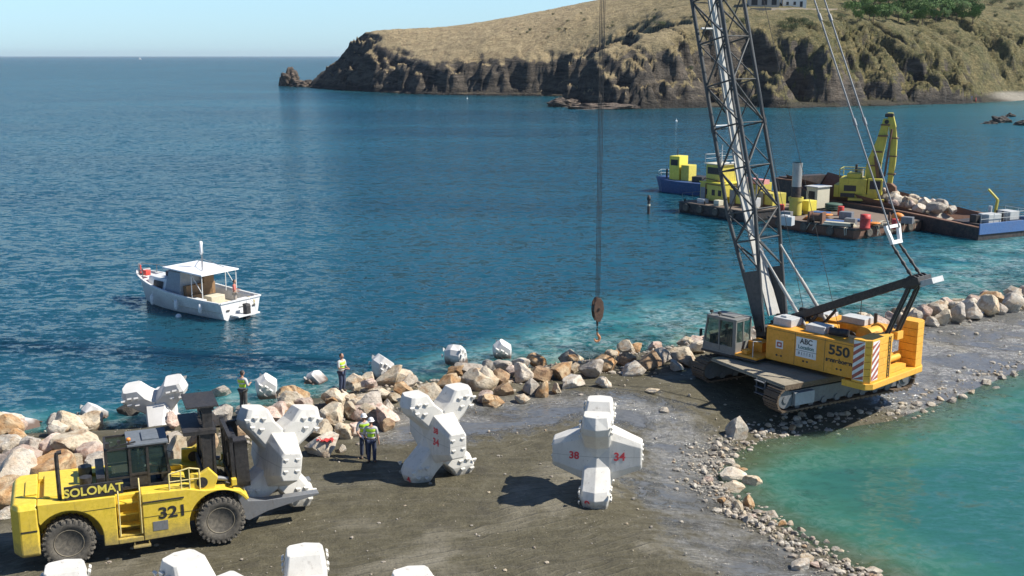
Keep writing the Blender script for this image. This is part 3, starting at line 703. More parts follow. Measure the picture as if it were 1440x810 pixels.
# thrown into the shallows: V of two legs
U4 = P(229, 582, .50)
unit('V shaped concrete unit half sunk at the water edge behind the forklift', U4, (R(18), R(-9), R(6)), UMS, 'concrete units placed in the sea')
sea_units = [(0, 598, -.95, (.6, .3, .4), 'concrete block tip breaking the water at the far left edge'),
             (127, 584, -1.35, (.3, .5, 1.2), 'low pale concrete tip awash left of the dark boulder'),
             (372, 556, -.95, (R(12), R(38), R(20)), 'concrete unit tip rising from water right of the first vest worker'),
             (440, 536, -1.55, (R(0), R(40), R(-20)), 'flat concrete tip barely above water left of the standing worker'),
             (535, 532, -.80, (R(6), R(36), R(35)), 'tallest concrete tip in the sea behind the X shaped unit'),
             (642, 512, -1.05, (R(-8), R(40), R(60)), 'concrete tip with brown waterline right of the tallest one'),
             (706, 500, -1.15, (R(10), R(34), R(8)), 'rightmost concrete tip in the sea left of the hook')]
for px, py, z_, rot, lab in sea_units:
    p = P(px, py, 0); unit(lab, (p.x, p.y, z_), rot, UMS, 'concrete units placed in the sea')
# front row seen only by their tops
for px, py, rz, sx, lab in [(90, 787, -72, -1, 'front row concrete unit top at the far left below the forklift wheel'), (253, 776, -42, -1, 'front row concrete unit with two tips below the forklift'),
                            (428, 765, -78, -1, 'front row concrete unit with the largest tip, right of the forklift'), (578, 801, -70, -1, 'rightmost front row concrete unit, only its crown in view')]:
    q = P(px, py, 1 + 2 * HU); ox = 1.0 * sx; x = q.x - ox * math.cos(R(rz)); y = q.y - ox * math.sin(R(rz))
    unit(lab, (x, y, zU(x, y)), (0, 0, R(rz)))
# ------------------------------------------------------------------ forklift
YEL = paint('yellow_machine_paint', (.80, .57, .045), .42, (.24, .17, .08), .38, 1.0, mud=1.1)
BLK = paint('black_machine_paint', (.018, .016, .015), .5, (.10, .075, .055), .40, 1.5)
RUB = paint('dusty_rubber', (.09, .08, .065), .9, (.22, .19, .14), .9, 1.4)
STL = paint('worn_grey_steel', (.24, .25, .26), .5, (.14, .10, .07), .6, 2.0, metal=.4)
LGR = paint('light_grey_paint', (.50, .51, .50), .5, (.22, .19, .15), .4)
SEATM = paint('black_seat', (.02, .02, .022), .7)
LET = paint('black_lettering', (.012, .012, .014), .5, amount=.1); LETY = paint('yellow_lettering', (.80, .66, .10), .5, amount=.1)
AMB = paint('amber_plastic', (.85, .28, .03), .3, amount=.1); WHT = paint('white_paint', (.78, .78, .76), .45, (.35, .30, .24), .3)
GLS = glass()
FK = thing('heavy_forklift', 'yellow heavy forklift carrying a white concrete unit along the jetty', 'forklift', (-13.72, 31.73, 1.02), R(22.1))
def arc(cx, cz, r, a0, a1, n=12): return [(cx + r * math.cos(R(a0 + (a1 - a0) * i / n)), cz + r * math.sin(R(a0 + (a1 - a0) * i / n))) for i in range(n + 1)]
core = [(-.78, .62), (-.78, 1.98), (1.28, 1.98), (1.30, 1.84), (3.5, 1.80), (4.0, 1.66), (4.6, 1.6), (4.75, 1.0), (4.75, .55)]
m = MB(); m.prism([(-.78, .95), (-.78, 1.98), (1.28, 1.98), (1.30, 1.84), (3.5, 1.80), (4.0, 1.66), (4.4, 1.45), (4.4, .75), (3.4, .62), (.9, .62), (.7, .95)], -.80, .80)
for s in (-1, 1):
    y0, y1 = sorted((s * .803, s * 1.42))
    m.prism([(-.78, 1.55)] + arc(0, .82, .98, 139, 3, 14) + [(.98, .52), (1.38, .50), (1.38, 2.06), (-.78, 2.12)], y0, y1)
    m.prism([(2.12, .50), (3.5, .52)] + arc(4.42, .82, .95, 180, 32, 14) + [(5.32, 1.38), (5.08, 1.66), (4.6, 1.80), (4.0, 1.84), (3.45, 1.97), (2.12, 2.02)], y0, y1)
    m.prism([(1.38, .50), (2.12, .50), (2.12, .66), (1.38, .66)], y0, y1)
ch = m.build('chassis', YEL, FK, .025)
m = MB(); n_ = 8
ringp = lambda inset: [(-1.52 + inset, -1.05), (-1.52 + inset, 1.05), (-1.30, 1.42 - inset), (-.785, 1.42 - inset), (-.785, -1.42 + inset), (-1.30, -1.42 + inset)]
m.loft([[(x, y, z) for x, y in ringp(i)] for z, i in ((.50, .10), (.58, .0), (1.98, .0), (2.12, .10))])
cw = m.build('counterweight', YEL, FK, .05)
m = MB(); m.box((-1.53, 0, 1.32), (.012, 2.0, .05)); m.box((-1.05, -1.425, 1.32), (.45, .012, .05)); m.build('dark_slot', BLK, cw)
# hood lids
m = MB(); m.box((.0, 0, 2.10), (1.2, 1.9, .12)); m.box((-.95, 0, 2.15), (.35, 1.2, .05)); m.build('engine_hood', YEL, FK, .03)
def wheel(x, y, r, w, parent, s, name='wheel'):
    # wheel > tyre, rim ; axis along y
    wl = bpy.data.objects.new(name, None); COL.objects.link(wl); wl.parent = parent; wl.location = (x, y, r); wl.rotation_euler = (0, random.random() * 2, 0)
    m = MB(); h = w / 2
    m.lathe([(r * .56, -h * .8), (r * .60, -h * .92), (r * .80, -h), (r * .95, -h * .92), (r * .965, -h * .6), (r * .965, h * .6), (r * .95, h * .92), (r * .80, h), (r * .60, h * .92), (r * .56, h * .8)], 48, axis='Y')
    for k in range(26):
        for sd in (-1, 1):
            a = 2 * math.pi * (k + (.5 if sd > 0 else 0)) / 26; T = Matrix.Rotation(-a, 4, 'Y') @ Matrix.Translation((r * .955, sd * h * .56, 0)) @ Matrix.Rotation(sd * .5, 4, 'X')
            m.box((0, 0, 0), (r * .085, h * .92, r * .115), M=T)
            T = Matrix.Rotation(-a, 4, 'Y') @ Matrix.Translation((r * .90, sd * h * .95, 0)); m.box((0, 0, 0), (r * .11, h * .14, r * .10), M=T)
    m.build('tyre', RUB, wl)
    m = MB(); rr = r * .56
    m.lathe([(rr * .25, s * h * .35), (rr * .35, s * h * .45), (rr * .50, s * h * .20), (rr * .72, -s * h * .15), (rr * .90, s * h * .10), (rr * .96, s * h * .88), (rr, s * h * .88), (rr * 1.0, -s * h * .8), (0.01, -s * h * .8)], 32, axis='Y')
    for k in range(12):
        a = 2 * math.pi * k / 12; m.tube((rr * .62 * math.cos(a), s * h * .25, rr * .62 * math.sin(a)), (rr * .62 * math.cos(a), s * h * .55, rr * .62 * math.sin(a)), rr * .045, 6)
    m.lathe([(.001, s * h * .68), (rr * .22, s * h * .66), (rr * .26, s * h * .3)], 16, axis='Y')
    m.build('rim', YEL if False else paint('dusty_rim', (.26, .22, .15), .7, (.14, .11, .08), .6), wl)
    return wl
for y, s in ((-1.13, -1), (1.13, 1)):
    wheel(0, y, .76, .54, FK, s); wheel(4.42, y, .76, .56, FK, s)
for y, s in ((-.5, -1), (.5, 1)): wheel(4.42, y * 1.05, .75, .5, FK, s)
m = MB(); m.tube((0, -.9, .8), (0, .9, .8), .13, 10); m.tube((4.42, -.9, .8), (4.42, .9, .8), .2, 10); m.build('axle', BLK, FK)
# side details
m = MB()
for z in (.70, .98, 1.34, 1.68): m.box((1.75, -1.18 + (z - .6) * .16, z), (.62, .30, .035)); 
for x in (1.45, 2.05): m.beam((x, -1.25, .62), (x, -1.0, 1.85), .04, .10)
m.box((1.75, -1.2, .60), (.7, .3, .06)); m.beam((1.84, -1.38, .36), (1.84, -1.2, .6), .03, .03)
m.box((2.05, -1.38, .36), (.5, .3, .04)); m.beam((1.84, -1.38, .36), (1.84, -1.38, .55), .03, .03); m.beam((2.26, -1.38, .36), (2.26, -1.38, .55), .03, .03)
m.build('steps', YEL, FK)
m = MB(); 
for x in (1.46, 2.08): m.path([(x, -1.40, .75), (x, -1.40, 2.1), (x, -1.18, 2.45)], .022)
m.build('hand_rail', paint('pale_yellow_rail', (.75, .62, .25), .5), FK)
m = MB(); m.path([(2.95, -1.36, 1.98), (2.95, -1.36, 2.50), (3.55, -1.36, 2.62), (3.85, -1.36, 2.55), (3.85, -1.36, 1.9)], .024); m.path([(3.3, -1.36, 1.98), (3.3, -1.36, 2.55)], .02); m.path([(3.55, -1.36, 1.95), (3.55, -1.36, 2.6)], .02)
m.path([(2.95, -1.36, 2.25), (3.85, -1.36, 2.25)], .018); m.build('hand_rail', MATS['pale_yellow_rail'], FK)
m = MB(); m.box((2.62, -1.424, .92), (.44, .012, .30)); m.build('vent_plate', STL, FK)
m = MB(); m.box((3.0, -1.425, 1.25), (1.72, .006, .012)); m.box((2.14, -1.425, 1.25), (.012, .006, 1.4)); m.box((.9, -1.425, 1.72), (.95, .006, .012)); m.box((2.75, -1.425, 1.73), (1.2, .05, .04)); m.build('panel_seam', BLK, ch)
text('321', 'fleet_number', FK, (3.0, -1.43, 1.30), .50, LET, (1, 0, 0), (0, 0, 1), .004, .012, 1.15)
m = MB(); m.bb((-.02, -1.36, 2.10), (1.62, -1.30, 2.52)); sb = m.build('name_board', BLK, FK, .01)
text('SOLOMAT', 'lettering', sb, (.80, -1.366, 2.31), .36, LETY, (1, 0, 0), (0, 0, 1), .004, .008, 1.0)
m = MB(); m.tube((-.15, -1.15, 2.05), (-.15, -1.15, 3.45), .062, 12); m.path([(-.15, -1.15, 3.45), (-.13, -1.15, 3.55), (.0, -1.15, 3.56)], .06, 10); m.build('exhaust_stack', BLK, FK)
m = MB(); m.tube((.6, -.6, 2.1), (.6, -.6, 2.5), .18, 14); m.tube((.6, .5, 2.1), (.6, .5, 2.45), .2, 14); m.bb((.9, -.9, 2.07), (1.15, .9, 2.5)); m.build('air_filter', BLK, FK, .01)
# cab : two glazed compartments in a dark frame
m = MB(); pw = .075
for x in (1.22, 1.90, 2.42, 3.06):
    for y in (-.80, .80):
        m.beam((x, y, 1.95), (x - (.0 if x < 3 else .12), y, 3.60), pw, pw)
for z in (2.0, 2.42, 3.58):
    for y in (-.80, .80): m.beam((1.22, y, z), (2.98 if z > 3 else 3.05, y, z), pw * .8, pw)
for x, z in ((1.22, 2.0), (1.22, 3.58), (1.9, 3.58), (2.96, 3.58), (3.05, 2.42), (1.22, 2.6), (3.05, 2.0)): m.beam((x, -.8, z), (x, .8, z), pw, pw * .8)
m.bb((1.86, -.83, 1.95), (2.44, -.78, 2.55)); m.bb((1.2, -.84, 1.93), (3.08, .84, 1.99)); cab = m.build('cab_frame', BLK, FK)
m = MB(); m.bb((1.84, -.88, 3.62), (3.05, .88, 3.70)); m.bb((2.3, -.5, 3.70), (2.8, .5, 3.76)); m.build('cab_roof', paint('slate_grey_roof', (.13, .15, .17), .6), FK, .015)
m = MB(); 
for x0, x1 in ((1.26, 1.86), (1.94, 2.38), (2.46, 3.0)):
    for y in (-.80, .80): m.bb((x0, y - .006, 2.46 if x0 > 1.3 else 2.5), (x1, y + .006, 3.54))
m.bb((1.215, -.76, 2.64), (1.225, .76, 3.54)); m.add([(3.05, -.76, 2.46), (3.05, .76, 2.46), (2.955, .76, 3.54), (2.955, -.76, 3.54)], [(0, 1, 2, 3)])
m.build('cab_glass', GLS, FK)
m = MB(); m.bb((1.95, -.3, 2.0), (2.15, .3, 3.05)); m.bb((1.95, -.3, 2.35), (2.5, .3, 2.5)); m.bb((2.0, -.2, 3.02), (2.12, .2, 3.22)); m.build('driver_seat', SEATM, FK, .04)
m = MB(); m.tube((2.85, 0, 2.0), (2.72, 0, 2.7), .04); m.lathe([(.17, -.015), (.19, 0), (.17, .015)], 20, (2.7, 0, 2.72), axis='Z'); m.bb((2.8, -.6, 2.0), (3.0, .6, 2.6)); m.build('steering_console', BLK, FK)
m = MB(); m.tube((1.9, -.75, 3.7), (1.9, -.75, 3.85), .02, 6); m.lathe([(.001, 3.98), (.06, 3.96), (.07, 3.85), (.001, 3.84)], 12, (1.9, -.75, 0)); m.build('beacon', AMB, FK)
m = MB(); m.beam((1.3, -.8, 3.66), (2.1, -.8, 3.80), .05, .05); m.box((1.28, -.8, 3.78), (.12, .2, .2)); m.box((1.62, -.8, 3.86), (.1, .1, .12)); m.build('work_lamp', BLK, FK)
for y in (-1.0, .95):
    m = MB(); m.box((3.15, y, 3.15), (.05, .16, .28)); m.beam((3.0, y * .82, 3.3), (3.15, y, 3.25), .02, .02); m.build('mirror', BLK, FK)
for o_ in [o for o in bpy.data.objects if o.parent == FK and o.name.split('.')[0] in ('cab_frame', 'cab_roof', 'cab_glass', 'driver_seat', 'steering_console', 'beacon', 'work_lamp', 'mirror')]:
    o_.scale = (1, .80, .80); o_.location = (0, 0, 1.95 * .20)
# tilt cylinder anchors and head lamps
for y in (-1.22, 1.22):
    m = MB(); m.prism([(3.55, 1.84), (4.25, 1.70), (4.42, 2.18), (4.15, 2.50), (3.9, 2.36), (3.58, 2.36)], y - .09, y + .09); br = m.build('mast_anchor', YEL, FK, .02)
    m = MB(); m.tube((3.93, y - .11, 2.08), (3.93, y + .11, 2.08), .17, 18); m.build('pivot_cap', BLK, br)
    m = MB(); m.tube((4.1, y * .8, 2.1), (4.75, y * .8, 1.95), .075, 10); m.build('tilt_cylinder', STL, FK)
    m = MB(); m.box((4.9, y, 1.93), (.15, .2, .2)); m.beam((4.75, y, 1.75), (4.9, y, 1.85), .05, .05); m.build('headlight', YEL, FK, .01)
# mast, leaning back
MA = R(.5); mo = bpy.data.objects.new('mast', None); COL.objects.link(mo); mo.parent = FK; mo.location = (4.22, 0, .62); mo.rotation_euler = (0, MA, 0)
m = MB()
for y in (-.82, .82):
    m.bb((-.20, y - .10, -.1), (-.12, y + .10, 2.95)); m.bb((.12, y - .10, -.1), (.20, y + .10, 2.95)); m.bb((-.12, y * 1.06 - .03, -.1), (.12, y * 1.06 + .03, 2.95))
for z in (.15, 1.4, 2.75): m.bb((-.26, -.92, z), (-.18, .92, z + .26))
m.bb((-.75, -.98, 2.88), (.24, .98, 3.0)); m.build('outer_mast', BLK, mo)
m = MB()
for y in (-.62, .62): m.bb((-.14, y - .09, .1), (.16, y + .09, 3.62))
m.bb((-.2, -.72, 3.56), (.22, .72, 3.68)); m.bb((-.16, -.62, 3.2), (-.08, .62, 3.35)); m.bb((-.62, -.80, 3.68), (.36, .80, 3.73)); m.build('inner_mast', BLK, mo)
m = MB(); 
for y in (-.36, .36): m.tube((-.02, y, 0), (-.02, y, 2.7), .085, 10); m.tube((-.02, y, 2.7), (-.02, y, 3.58), .05, 10)
m.build('lift_cylinder', STL, mo)
m = MB()
for y in (-.22, .22):
    for k in range(39): m.box((.12, y, .5 + k * .08), (.03 if k % 2 else .05, .05, .06))
m.build('lift_chain', BLK, mo)
co_ = bpy.data.objects.new('fork_carriage', None); COL.objects.link(co_); co_.parent = FK; co_.location = (4.66, 0, .56); co_.rotation_euler = (0, R(-2), 0); mo0 = mo; mo = co_
m = MB()
m.bb((.24, -1.15, .35), (.40, 1.15, .62)); m.bb((.24, -1.15, 1.05), (.40, 1.15, 1.30)); m.bb((.26, -1.12, .3), (.38, -.92, 2.75)); m.bb((.26, .92, .3), (.38, 1.12, 2.75)); m.bb((.26, -1.12, 2.6), (.38, 1.12, 2.75))
for y in (-.5, 0, .5): m.bb((.27, y - .04, 1.3), (.35, y + .04, 2.6))
m.bb((.40, -1.14, 1.1), (.80, -1.02, 2.6)); m.bb((.40, 1.02, 1.1), (.80, 1.14, 2.6)); m.bb((.4, -1.14, 1.1), (.8, -.7, 1.25)); m.bb((.4, -1.14, 2.4), (.8, -.6, 2.6)); m.bb((.40, -1.1, 2.25), (.60, 1.1, 2.45)); m.bb((.40, -1.1, 1.35), (.56, 1.1, 1.6)); m.build('carriage', BLK, mo)
m = MB(); 
for y in (-.75, -.66): m.path([(.42, y, 2.3), (.60, y + .05, 2.1), (.56, y, 1.6), (.44, y + .1, 1.15), (.52, y, .8)], .035)
m.build('hydraulic_hose', STL, mo)
for y in (-.62, .62):
    m = MB(); m.prism([(.42, -.05), (.42, 1.15), (.60, 1.15), (.72, .45), (1.3, .36), (3.0, .30), (3.0, .24), (1.3, -.02), (.7, -.22)], y - .16, y + .16); m.build('fork_prong', STL, mo, .015)
# operator in the cab is built with the people
# ------------------------------------------------------------------ crawler crane
ORG = paint('orange_yellow_crane_paint', (.78, .34, .02), .42, (.20, .12, .06), .45, .8)
ORL = paint('orange_counterweight_paint', (.84, .42, .035), .5, (.22, .14, .08), .42, 1.0)
DGR = paint('dark_lattice_paint', (.045, .050, .052), .5, (.10, .075, .05), .5, 1.5)
DPL = paint('dark_boom_plate', (.055, .060, .062), .5, (.09, .07, .05), .4, .9)
PLE = paint('pale_weathered_steel', (.42, .41, .375), .6, (.18, .14, .10), .65, 1.0)
SHOE = paint('muddy_track_shoes', (.115, .075, .045), .85, (.20, .15, .09), .7, 2.5, bump=.4)
DECKM = paint('worn_deck_plates', (.30, .26, .19), .8, (.10, .08, .05), .8, 1.1, bump=.3)
FRM = paint('muddy_grey_frame', (.13, .14, .15), .7, (.10, .08, .06), .7, 1.0)
REDW = paint('red_stripe', (.42, .09, .06), .5); 
O_C = (13.8, 49.6, .98); 
CR = thing('crawler_crane', 'orange crawler crane with a tall dark lattice boom on the jetty', 'crane', O_C, R(-48))
URZ = R(76); CABG = paint('grey_cab_paint', (.19, .19, .175), .5, (.16, .13, .10), .4)
def upart(mb, name, mat, bev=0):
    o = mb.build(name, mat, CR, bev); o.rotation_euler = (0, 0, URZ); return o
# undercarriage (x along the tracks)
def track_path(s, x0=-4.35, x1=3.85, r=.50):
    """point and angle along the closed loop of shoes"""
    st = x1 - x0 - 2 * r; arc_ = math.pi * r; tot = 2 * st + 2 * arc_; s %= tot
    if s < st: return x0 + r + s, 2 * r, 0
    s -= st
    if s < arc_: a = s / r; return x1 - r + r * math.sin(a), r + r * math.cos(a), a
    s -= arc_
    if s < st: return x1 - r - s, 0, math.pi
    s -= st; a = s / r; return x0 + r - r * math.sin(a), r - r * math.cos(a), math.pi + a
for yc in (-2.55, 2.55):
    m = MB(); n_ = 64; tot = 2 * (8.2 - 1.0) + 2 * math.pi * .5
    for k in range(n_):
        x, z, a = track_path(k * tot / n_)
        T = Matrix.Translation((x, yc, z + .04)) @ Matrix.Rotation(a, 4, 'Y')
        m.box((0, 0, 0), (tot / n_ * .90, .92, .075), M=T); m.box((0, 0, .055), (.05, .92, .06), M=T); m.box((0, 0, -.07), (.16, .26, .1), M=T)
    tr = upart(m, 'crawler_track', SHOE)
    m = MB(); m.prism([(-3.75, .18), (-3.85, .52), (-3.6, .86), (3.1, .86), (3.35, .52), (3.25, .18)], yc - .26, yc + .26)
    for k in range(9): m.tube((-3.1 + k * .77, yc - .3, .20), (-3.1 + k * .77, yc + .3, .20), .16, 12)
    m.build('track_frame', FRM, tr, .01)
    m = MB(); m.tube((-3.82, yc - .32, .54), (-3.82, yc + .32, .54), .40, 20); m.tube((-3.82, yc - .36, .54), (-3.82, yc + .36, .54), .16, 14); m.build('idler_wheel', FRM, tr)
    m = MB(); m.tube((3.33, yc - .32, .54), (3.33, yc + .32, .54), .40, 20); m.tube((3.33, yc - .38, .54), (3.33, yc + .38, .54), .22, 14); m.build('drive_sprocket', FRM, tr)
m = MB(); m.box((0, 0, .72), (3.0, 3.2, .62)); m.box((-1.1, 0, .62), (.55, 4.6, .45)); m.box((1.1, 0, .62), (.55, 4.6, .45)); m.box((0, 0, .40), (2.2, 2.2, .5)); upart(m, 'carbody', FRM, .03)
m = MB(); m.tube((0, 0, 1.03), (0, 0, 1.32), 1.15, 36); m.build('slewing_ring', BLK, CR)
m = MB(); m.bb((-4.0, -2.98, 1.165), (-.15, 2.0, 1.235)); 
for x in (-3.2, -2.4, -1.6, -.8): m.bb((x, -2.98, 1.238), (x + .03, 2.0, 1.246))
m.bb((-4.05, -2.98, 1.10), (-3.98, 2.0, 1.16)); upart(m, 'deck_plate', DECKM, .01)
m = MB(); m.bb((-4.0, -3.0, 1.05), (-.15, -2.99, 1.23)); upart(m, 'deck_edge', SHOE)
m = MB()
for y in (-1.85, -1.3): m.bb((-4.12, y - .02, .45), (-4.06, y + .02, 1.15))
for z in (.5, .78, 1.06): m.bb((-4.22, -1.87, z), (-4.03, -1.28, z + .03))
upart(m, 'steps', FRM)
m = MB(); m.bb((-3.4, -3.02, .25), (-2.3, -2.83, .80)); upart(m, 'side_plate', paint('blue_grey_plate', (.28, .31, .34), .55, (.16, .12, .08), .5))
# superstructure
m = MB(); m.bb((-1.6, -.95, 1.32), (3.6, .95, 1.62)); m.bb((-2.3, -.85, 1.40), (-1.2, -.65, 2.5)); m.bb((-2.3, .65, 1.40), (-1.2, .85, 2.5)); m.bb((-2.2, -2.9, 1.33), (-.8, -1.0, 1.45)); m.bb((-3.95, -2.9, 1.30), (-1.9, -1.6, 1.42)); m.build('turntable_frame', BLK, CR, .02)
m = MB(); m.bb((-.72, -2.3, 1.46), (3.74, -1.0, 3.02)); hs = m.build('machinery_housing', ORG, CR, .035)
m = MB()
for x in (-.72 + 1.52, 2.32): m.bb((x, -2.304, 1.5), (x + .018, -2.297, 2.98))
m.bb((-.6, -2.303, 2.90), (3.7, -2.297, 2.915)); m.bb((-.72, -1.5, 3.022), (3.7, -1.48, 3.03)); m.build('panel_seam', BLK, hs)
m = MB()
for x in (-.12, .12, 1.28, 1.48, 2.95, 3.18): pass
m.bb((-.16, -2.305, 1.747), (.12, -2.298, 1.753)); m.tube((-.12, -2.306, 1.75), (-.12, -2.29, 1.75), .05, 10); m.tube((.12, -2.306, 1.75), (.12, -2.29, 1.75), .05, 10)
m.build('vent', BLK, hs)
for xq in (1.38, 3.07):
    m = MB(); m.bb((xq - .14, -2.305, 1.747), (xq + .1, -2.298, 1.753)); m.tube((xq - .1, -2.306, 1.75), (xq - .1, -2.29, 1.75), .05, 10); m.tube((xq + .1, -2.306, 1.75), (xq + .1, -2.29, 1.75), .05, 10); m.build('vent', BLK, hs)
m = MB(); m.bb((-.72, 1.0, 1.46), (3.0, 2.3, 2.95)); m.build('engine_housing', ORG, CR, .035)
m = MB(); m.bb((.88, -2.315, 1.92), (1.92, -2.303, 2.82)); sg = m.build('hire_company_sign', WHT, CR)
text('ABC', 'lettering', sg, (1.40, -2.318, 2.64), .33, LET, (1, 0, 0), (0, 0, 1), .003, .008)
text('Location', 'lettering', sg, (1.40, -2.318, 2.37), .23, paint('faded_green_lettering', (.10, .22, .20), .6), (1, 0, 0), (0, 0, 1), .003, .008)
text('8 1 6 6 5 1', 'lettering', sg, (1.40, -2.318, 2.08), .18, paint('grey_lettering', (.25, .26, .26), .6), (1, 0, 0), (0, 0, 1), .003, .006)
m = MB(); m.bb((.86, -2.318, 2.20), (1.94, -2.316, 2.225)); m.build('sign_rule', MATS['grey_lettering'], sg)
m = MB(); m.bb((-.18, -2.312, 2.08), (.20, -2.303, 2.45)); wp = m.build('maker_plate', WHT, CR)
m = MB(); m.bb((-.12, -2.316, 2.15), (.14, -2.313, 2.38)); m.build('plate_emblem', REDW, wp); m = MB(); m.bb((-.05, -2.319, 2.22), (.07, -2.317, 2.31)); m.build('plate_emblem', WHT, wp)
text('550', 'model_number', CR, (3.03, -2.306, 2.54), .60, LET, (1, 0, 0), (0, 0, 1), .003, .018, 1.15)
text('sennebogen', 'maker_lettering', CR, (3.05, -2.306, 2.10), .27, LET, (1, 0, 0), (0, 0, 1), .003, .012)
# things on the roof of the housing
m = MB(); m.bb((-.66, -1.9, 3.02), (.30, -1.05, 3.38)); m.bb((-.4, -1.7, 3.38), (-.1, -1.3, 3.46)); m.build('grey_locker', LGR, CR, .02)
m = MB(); m.bb((1.05, -1.9, 3.02), (2.0, -1.1, 3.34)); m.build('grey_locker', LGR, CR, .02)
m = MB(); m.tube((2.15, -1.7, 3.2), (2.95, -1.5, 3.2), .17, 14); m.build('rolled_tarpaulin', SEATM, CR)
m = MB(); m.path([(1.4, 2.1, 2.95), (1.4, 2.1, 3.9)], .02); m.tube((2.4, 1.7, 2.95), (2.4, 1.7, 3.5), .08, 10); m.build('exhaust_pipe', BLK, CR)
m = MB()
for x in (0.0, 1.6): m.tube((x, -.75, 2.1), (x, .75, 2.1), .48, 24); m.tube((x, -.80, 2.1), (x, -.74, 2.1), .62, 24); m.tube((x, .74, 2.1), (x, .80, 2.1), .62, 24)
m.build('hoist_winch', BLK, CR)
m = MB(); m.box((.3, -.5, 2.75), (.5, .5, .5)); m.box((.9, .4, 2.7), (.7, .5, .4), .3); m.tube((3.2, -.55, 2.95), (3.2, .55, 2.95), .32, 20); m.tube((3.2, -.6, 2.95), (3.2, -.54, 2.95), .42, 20); m.tube((3.2, .6, 2.95), (3.2, .54, 2.95), .42, 20); m.box((3.3, 0, 2.2), (.9, 1.5, 1.1)); m.build('boom_winch', ORL, CR)
rb_ = random.Random(8); m = MB()
for k in range(7): y = rb_.uniform(-.8, .8); m.path([(-1.0, y, 1.9), (-.5, y + .1, 2.6), (.4, y, 2.9), (1.2, y * .5, 2.5)], .03, 5)
m.build('hydraulic_hoses', BLK, CR)
m = MB(); m.bb((-1.0, -.9, 2.1), (-.75, .9, 2.35)); m.prism([(-1.6, 2.5), (-1.1, 3.3), (-.7, 3.3), (-.3, 2.5)], -1.02, -.9); m.prism([(-1.6, 2.5), (-1.1, 3.3), (-.7, 3.3), (-.3, 2.5)], .9, 1.02); m.build('gantry_bracket', BLK, CR)
m = MB(); m.bb((1.0, 1.1, 2.95), (2.2, 1.9, 3.25)); m.bb((-.5, 1.1, 2.95), (.3, 2.0, 3.15)); m.build('intake_box', LGR, CR, .02)
# cab
m = MB(); x0, x1, y0, y1, z0, z1 = -3.86, -2.02, -2.84, -1.72, 1.46, 3.02
sl = .22
def cabpost(x, y, xt=None): m.beam((x, y, z0), (x if xt is None else xt, y, z1), .07, .07)
for y in (y0, y1): cabpost(x0, y, x0 + sl); cabpost(-2.95, y); cabpost(x1, y); m.beam((x0, y, z0), (x1, y, z0), .08, .12); m.beam((x0 + sl, y, z1), (x1, y, z1), .08, .08)
for x, z in ((x0, z0), (x1, z0), (x0 + sl, z1), (x1, z1)): m.beam((x, y0, z), (x, y1, z), .08, .08)
m.bb((x1 - .16, y0 - .02, z0), (x1 + .03, y0 + .03, z1)); m.bb((x1, y0, z0), (x1 + .04, y1, z0 + .55)); m.bb((x1, y0 + .5, z0), (x1 + .04, y0 + .58, z1)); m.bb((x0, y0, z0 - .02), (x1, y1, z0 + .03)); m.bb((x0 + .05, y0 - .015, z0), (x1, y0 + .02, z0 + .32))
m.build('cab_frame', CABG, CR)
m = MB(); m.bb((x0 + sl - .05, y0 - .05, z1 + .03), (x1 + .05, y1 + .05, z1 + .10)); m.bb((-3.1, -2.6, z1 + .10), (-2.3, -1.9, z1 + .16)); m.build('cab_roof', CABG, CR, .02)
m = MB(); m.bb((-3.72, y0 - .005, z0 + .34), (-2.98, y0 + .005, z1 - .05)); m.bb((-2.92, y0 - .005, z0 + .34), (-2.20, y0 + .005, z1 - .05)); m.bb((x1 + .012, y0 + .06, z0 + .55), (x1 + .022, y1 - .05, z1 - .05)); m.bb((-3.7, y1 - .005, z0 + .3), (-2.36, y1 + .005, z1 - .05))
m.add([(x0, y0 + .04, z0 + .06), (x0, y1 - .04, z0 + .06), (x0 + sl, y1 - .04, z1 - .04), (x0 + sl, y0 + .04, z1 - .04)], [(0, 1, 2, 3)]); m.build('cab_glass', GLS, CR)
m = MB(); m.bb((-2.75, -2.5, 1.5), (-2.6, -2.05, 2.5)); m.bb((-3.15, -2.5, 1.75), (-2.6, -2.05, 1.9)); m.build('driver_seat', SEATM, CR, .03)
m = MB(); m.bb((-3.7, -2.6, 1.5), (-3.5, -2.0, 2.1)); m.build('control_console', BLK, CR, .02)
for x, y in ((-3.55, -2.7), (-3.05, -2.75)):
    m = MB(); m.tube((x, y, z1 + .1), (x, y, z1 + .18), .02, 6); m.box((x, y, z1 + .24), (.12, .12, .12)); m.build('work_lamp', BLK, CR)
m = MB(); m.box((-3.95, -2.95, 2.2), (.05, .16, .34)); m.beam((-3.8, -2.85, 2.35), (-3.95, -2.95, 2.3), .02, .02); m.build('mirror', BLK, CR)
m = MB(); m.bb((-2.0, -2.9, 1.45), (-.76, -1.05, 1.56)); m.bb((-1.98, -1.9, 1.56), (-1.2, -1.15, 2.0)); m.bb((-1.75, -2.7, 1.56), (-1.45, -2.3, 1.75)); m.build('side_platform', ORG, CR, .02)
m = MB(); m.path([(-1.0, -2.88, 1.56), (-1.0, -2.88, 2.3), (-.75, -2.6, 2.3)], .02); m.build('hand_rail', LGR, CR)
